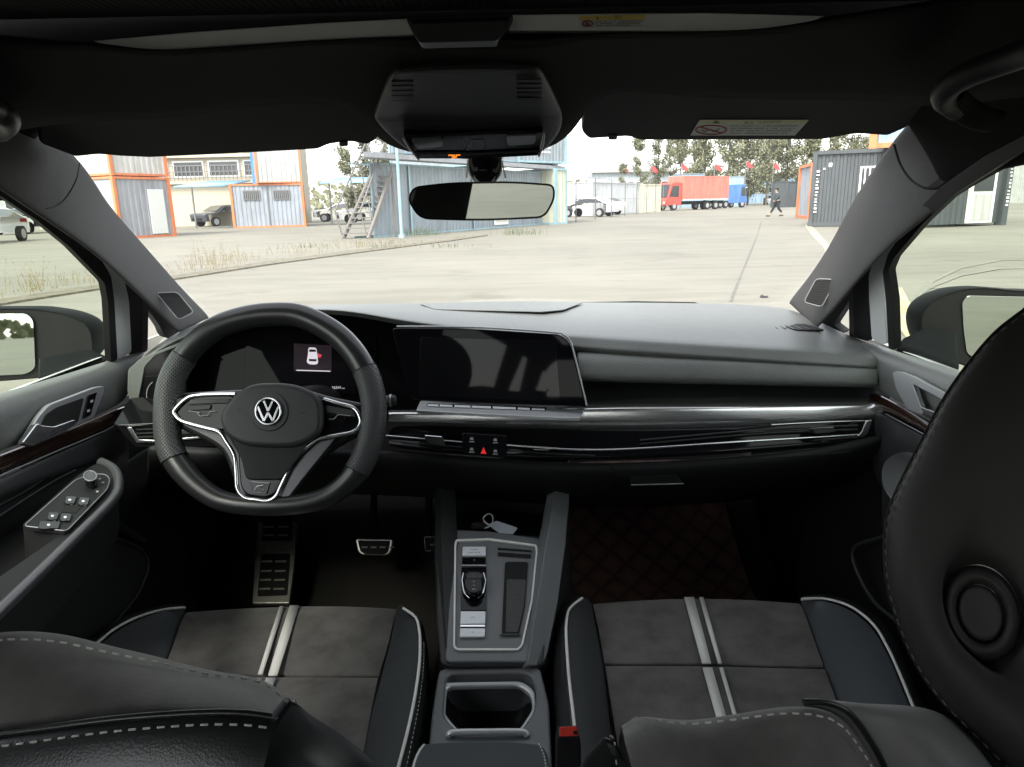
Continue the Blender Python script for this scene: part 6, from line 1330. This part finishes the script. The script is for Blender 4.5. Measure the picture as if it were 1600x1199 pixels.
# right containers
t, Cp, d, n, LL, rw = cont('orange framed container with grey blue side beside the dark one', (1246, 340), (1264, 343), None, 0, 2.9, M_cgrey2, M_cgrey2, M_corange, rw=8, fr=.11)
A_ = G(1265, 354.5); B_ = A_ + V((3.6, -.35, 0)); 
def dark_cabin():
    Lp, Cp = A_, A_ + (G(1440, 352) - A_); 
    t = thing('container', (Cp.x, Cp.y, 0), 'dark grey corrugated cabin with a white barred window and vertical white writing', 'container')
    n = V((Lp.x - CAM.x, Lp.y, 0)).normalized(); d = V((n.y, -n.x, 0)); L = 5.0; Cp = Lp + d * L; h = 2.85; up = V((0, 0, 1))
    wall('side_wall', Lp, Cp, .12, h, M_cdark, t, True, .25, .035); wall('side_wall', Lp, Lp + n * 2.4, .12, h, M_cdark, t, True, .25, .035); wall('side_wall', Cp, Cp + n * 2.4, .12, h, M_cdark, t, True, .25, .035)
    mk('roof', [Lp + up * h, Cp + up * h, Cp + n * 2.4 + up * h, Lp + n * 2.4 + up * h], [[0, 1, 2, 3]], M_cdark, t)
    j = ([], [])
    for p in (Lp, Cp): boxv(p + up * h / 2, (.08, .08, h / 2), (d, n, up), j)
    for z in (.1, h): boxv((Lp + Cp) / 2 + up * z, (L / 2 - .09, .09, .07), (d, n, up), j); boxv(Lp + n * 1.2 + up * z, (.09, 1.1, .07), (d, n, up), j)
    mk('corner_frame', j[0], j[1], M_cdark, t)
    u = lambda px: ((P(px, 300, Y=Lp.y).x - Lp.x) / d.x)
    window(t, Lp, d, -n, u(1329), u(1329) + 1.35, 1.0, 2.28, 7)
    for q in range(13): feature(t, Lp, d, -n, .10, .10 + random.uniform(.05, .13), .55 + q * .13, .55 + q * .13 + random.uniform(.03, .08), 'lettering', M_wwin, .02, .02)
    feature(t, Lp, d, -n, .52, .64, 2.3, 2.45, 'decal', M_wwin, .02, .02); feature(t, Lp, d, -n, .33, .40, 2.2, 2.27, 'decal', M_wwin, .02, .02)
    return Lp, Cp, d, n, t
Lp, Cp, d, n, t = dark_cabin()
cont('upper-floor container with orange corner and blue panel above the dark cabin', (1352, 352), (1440, 352), None, 3.0, 2.6, cmat('panel_sky', (.25, .36, .46)), M_cwhite, M_corange, rw=6, fr=.14)
# cabin seen through the passenger window
def side_cabin():
    A_ = G(1562, 352); B_ = G(1440, 357); t = thing('container', (A_.x, A_.y, 0), 'dark container with a white framed door seen through the passenger side window', 'container'); up = V((0, 0, 1))
    d = (B_ - A_).normalized(); L = (B_ - A_).length; n = V((-d.y, d.x, 0)); n = n if n.dot(A_ - CAM) > 0 else -n; h = 2.9
    wall('side_wall', A_, B_, .1, h, M_cdark, t, True, .25, .035); wall('side_wall', A_, A_ + n * 2.4, .1, h, M_cdark, t, True, .25, .035)
    mk('roof', [A_ + up * h, B_ + up * h, B_ + n * 2.4 + up * h, A_ + n * 2.4 + up * h], [[0, 1, 2, 3]], M_cdark, t)
    j = ([], []); boxv(A_ + up * h / 2, (.14, .14, h / 2), (d, n, up), j); mk('corner_frame', j[0], j[1], M_cdark, t)
    sc_ = L / 122; f = feature(t, A_, d, -n, 18 * sc_, 58 * sc_, .12, 2.75, 'door', M_wwin, .05, .08)
    feature(f, A_, d, -n, 23 * sc_, 53 * sc_, 1.25, 2.6, 'pane', M_dwin, .10, .03); feature(f, A_, d, -n, 23 * sc_, 53 * sc_, .22, 1.15, 'door_panel', M_cwhite, .10, .03)
    for q in range(14): feature(t, A_, d, -n, -.07, -.07 + random.uniform(.05, .12), .7 + q * .13, .7 + q * .13 + random.uniform(.03, .08), 'lettering', M_wwin, .15, .02)
side_cabin()
cont('pale container at the far right edge of the passenger window', (1700, 318), (1578, 318), None, 0, 4.2, M_cwhite, M_cwhite, M_cwhite, rw=4)
# wall of containers left of A pillar, outside the driver window
t, A, B = simple_building('long low grey building far beyond the driver window', -700, 120, 340, 75, 4.2, cmat('far_grey', (.3, .32, .32)), name='long_shed')
for k in range(14): f = box('window', (A.x + (B.x - A.x) * (k + .5) / 14, 74.9, 2.2), (1.3, .06, .7), M_wwin, t); box('pane', (A.x + (B.x - A.x) * (k + .5) / 14, 74.84, 2.2), (1.2, .03, .6), M_dwin, f)
# -------------------------------------------------------------- trees
def leafmat(name, c1, c2):
    return mat(name, c1, .75, spec=.2, col2=c2, vscale=.8)
M_leaf = leafmat('poplar_leaf', (.10, .11, .06), (.27, .27, .18)); M_bark = mat('bark', (.09, .08, .06), .9)
def tree(seed, h, spread, nleaf, label, group, cone=.25, leaf=.30):
    rnd = random.Random(seed); t = thing('tree', (0, 0, 0), label, 'tree', group); j = ([], [])
    lean = V((rnd.uniform(-.3, .3), 0, 0)); tp = [V((0, 0, 0)), V((lean.x * .3, 0, h * .35)), V((lean.x, .1, h * .7)), V((lean.x * 1.2, 0, h))]
    tp = cr(tp, 3); tube('', tp, [.13 * (1 - .85 * i / (len(tp) - 1)) for i in range(len(tp))], None, seg=7, join=j); br = []
    for k in range(26):
        u = rnd.uniform(cone, .97); b0 = tp[int(u * (len(tp) - 1))]; a = rnd.uniform(0, 6.28); L = spread * (1.15 - u * .7) * rnd.uniform(.5, 1)
        e = b0 + V((math.cos(a) * L, math.sin(a) * L, L * rnd.uniform(.5, 1.3))); br.append((b0, e)); tube('', [b0, (b0 + e) / 2 + V((0, 0, -.1)), e], [.045, .03, .012], None, seg=5, join=j)
    mk('trunk', j[0], j[1], M_bark, t, local=True); vs = []; fs = []
    for k in range(nleaf):
        b0, e = rnd.choice(br); u = rnd.uniform(.25, 1.1); c_ = b0.lerp(e, u) + V((rnd.gauss(0, .28), rnd.gauss(0, .28), rnd.gauss(0, .3)))
        r_ = leaf * rnd.uniform(.5, 1.2); a = V((rnd.gauss(0, 1), rnd.gauss(0, 1), rnd.gauss(0, 1))).normalized(); b_ = a.orthogonal().normalized(); b_ = (b_ * math.cos(k) + a.cross(b_) * math.sin(k)); b = len(vs)
        cc_ = a.cross(b_)
        vs += [c_ - b_ * r_ * .5, c_ + cc_ * r_ * .32, c_ + b_ * r_ * .5, c_ - cc_ * r_ * .32]; fs.append([b, b + 1, b + 2, b + 3])
    o = mk('crown', vs, fs, M_leaf, t, 180, local=True); return t
protos = [tree(3, 12.5, 2.3, 7000, '', None, .18), tree(5, 13.5, 2.1, 6600, '', None, .24), tree(9, 11.5, 2.6, 7200, '', None, .16)]
txs = [(1000, 84, .62), (1028, 86, .8), (1062, 80, .95), (1100, 84, 1), (1136, 80, 1.05), (1168, 86, 1), (1197, 80, .98), (1226, 84, 1.04), (1256, 88, 1), (1288, 84, .95), (1322, 88, 1.05), (1350, 90, 1), (1088, 96, .95), (1150, 98, 1), (1212, 97, 1), (1270, 99, 1), (1046, 97, .8), (1380, 90, 1)]
names_ = ['slim poplar at the left end of the row of trees, over the grey hall', 'second poplar from the left, above the cream container', 'poplar standing above the red truck cab', 'poplar above the middle of the red cargo box', 'poplar above the rear of the red cargo box', 'poplar above the blue truck', 'poplar left of the walking person', 'poplar above the walking person', 'poplar left of the orange container', 'poplar above the orange container', 'poplar above the dark barred-window cabin', 'poplar at the right end, by the orange corner', 'back row poplar over the red box front', 'back row poplar over the blue truck', 'back row poplar beside the walking person', 'back row poplar over the orange container', 'back row poplar over the red cab', 'poplar behind the upper orange container']
for i, (px_, Y, s) in enumerate(txs):
    o = protos[i] if i < 3 else copytree(protos[i % 3]); Y += 30; s *= 1.28; x = P(px_, 315, Y=Y).x; o.location = (x, Y, 0); o.rotation_euler = (0, 0, i * 1.7); o.scale = (s, s, s * (1 if i % 2 else 1.06)); o['label'] = names_[i]; o['group'] = 'poplars along the far side of the yard'
for i, (px_, Y, s, lb_) in enumerate(((552, 58, .62, 'tree behind the steel stairs, left one'), (580, 60, .68, 'tree behind the steel stairs, middle one'), (606, 57, .6, 'tree behind the steel stairs, right one'), (975, 88, .42, 'small thin tree against the sky left of the poplar row'))):
    o = copytree(protos[i % 3]); o.location = (P(px_, 315, Y=Y).x, Y, 0); o.rotation_euler = (0, 0, i * 2.1); o.scale = (s, s, s); o['label'] = lb_; o['group'] = 'trees behind the blue containers'
# dark container added out of view behind the car, darkens the passenger mirror
cont('dark grey container added close behind the car on the right', (1, 0), (0, 0), None, 0, 2.7, M_cdark, M_cdark, M_cdark) if False else None
bc = thing('container', (3.2, -6, 0), 'unseen dark container added behind the car to darken the passenger mirror', 'container')
wall('side_wall', V((2.0, -3.4, 0)), V((2.0, -9, 0)), .1, 2.7, M_cdark, bc, True); wall('side_wall', V((2.0, -3.4, 0)), V((4.4, -3.4, 0)), .1, 2.7, M_cdark, bc, True)
box('roof', (3.2, -6.2, 2.75), (1.25, 2.85, .05), M_cdark, bc); box('rear_wall', (3.2, -9.05, 1.4), (1.25, .04, 1.3), M_cdark, bc); box('side_wall', (4.45, -6.2, 1.4), (.04, 2.8, 1.3), M_cdark, bc)
# distant tree line
j = ([], []); rnd = random.Random(4)
for k in range(9000):
    x = rnd.uniform(-330, 330); Y = (230 if k % 3 else -190) + rnd.uniform(-8, 8); hh = 5 + 2.5 * math.sin(x * .09) + 1.5 * math.sin(x * .31); c_ = V((x, Y, rnd.uniform(0, hh))); r_ = rnd.uniform(.5, 1.1); a = rnd.uniform(0, 3.14); b = len(j[0])
    j[0].extend([c_ + V((math.cos(a) * r_, 0, math.sin(a) * r_)), c_ + V((-math.sin(a) * r_, .3, math.cos(a) * r_)), c_ - V((math.cos(a) * r_, 0, math.sin(a) * r_)), c_ + V((math.sin(a) * r_, -.3, -math.cos(a) * r_))]); j[1].append([b, b + 1, b + 2, b + 3])
tag(mk('distant_trees', j[0], j[1], M_leaf, None, 180), 'hazy low belt of trees on the horizon', 'tree line', None, 'stuff')
# things on the ground near the bonnet (a scrap of litter)
lt = mk('litter', [G(1187, 464.5) + V((0, 0, .01)), G(1190, 463) + V((0, 0, .02)), G(1195, 464) + V((0, 0, .01)), G(1201, 464.5) + V((0, 0, .02)), G(1199, 465.8) + V((0, 0, .01)), G(1188, 465.8) + V((0, 0, .01))], [[0, 1, 5], [1, 2, 5], [2, 4, 5], [2, 3, 4]], M_tyreb)
tag(lt, 'small dark scrap of litter on the pavement beyond the dashboard', 'litter')
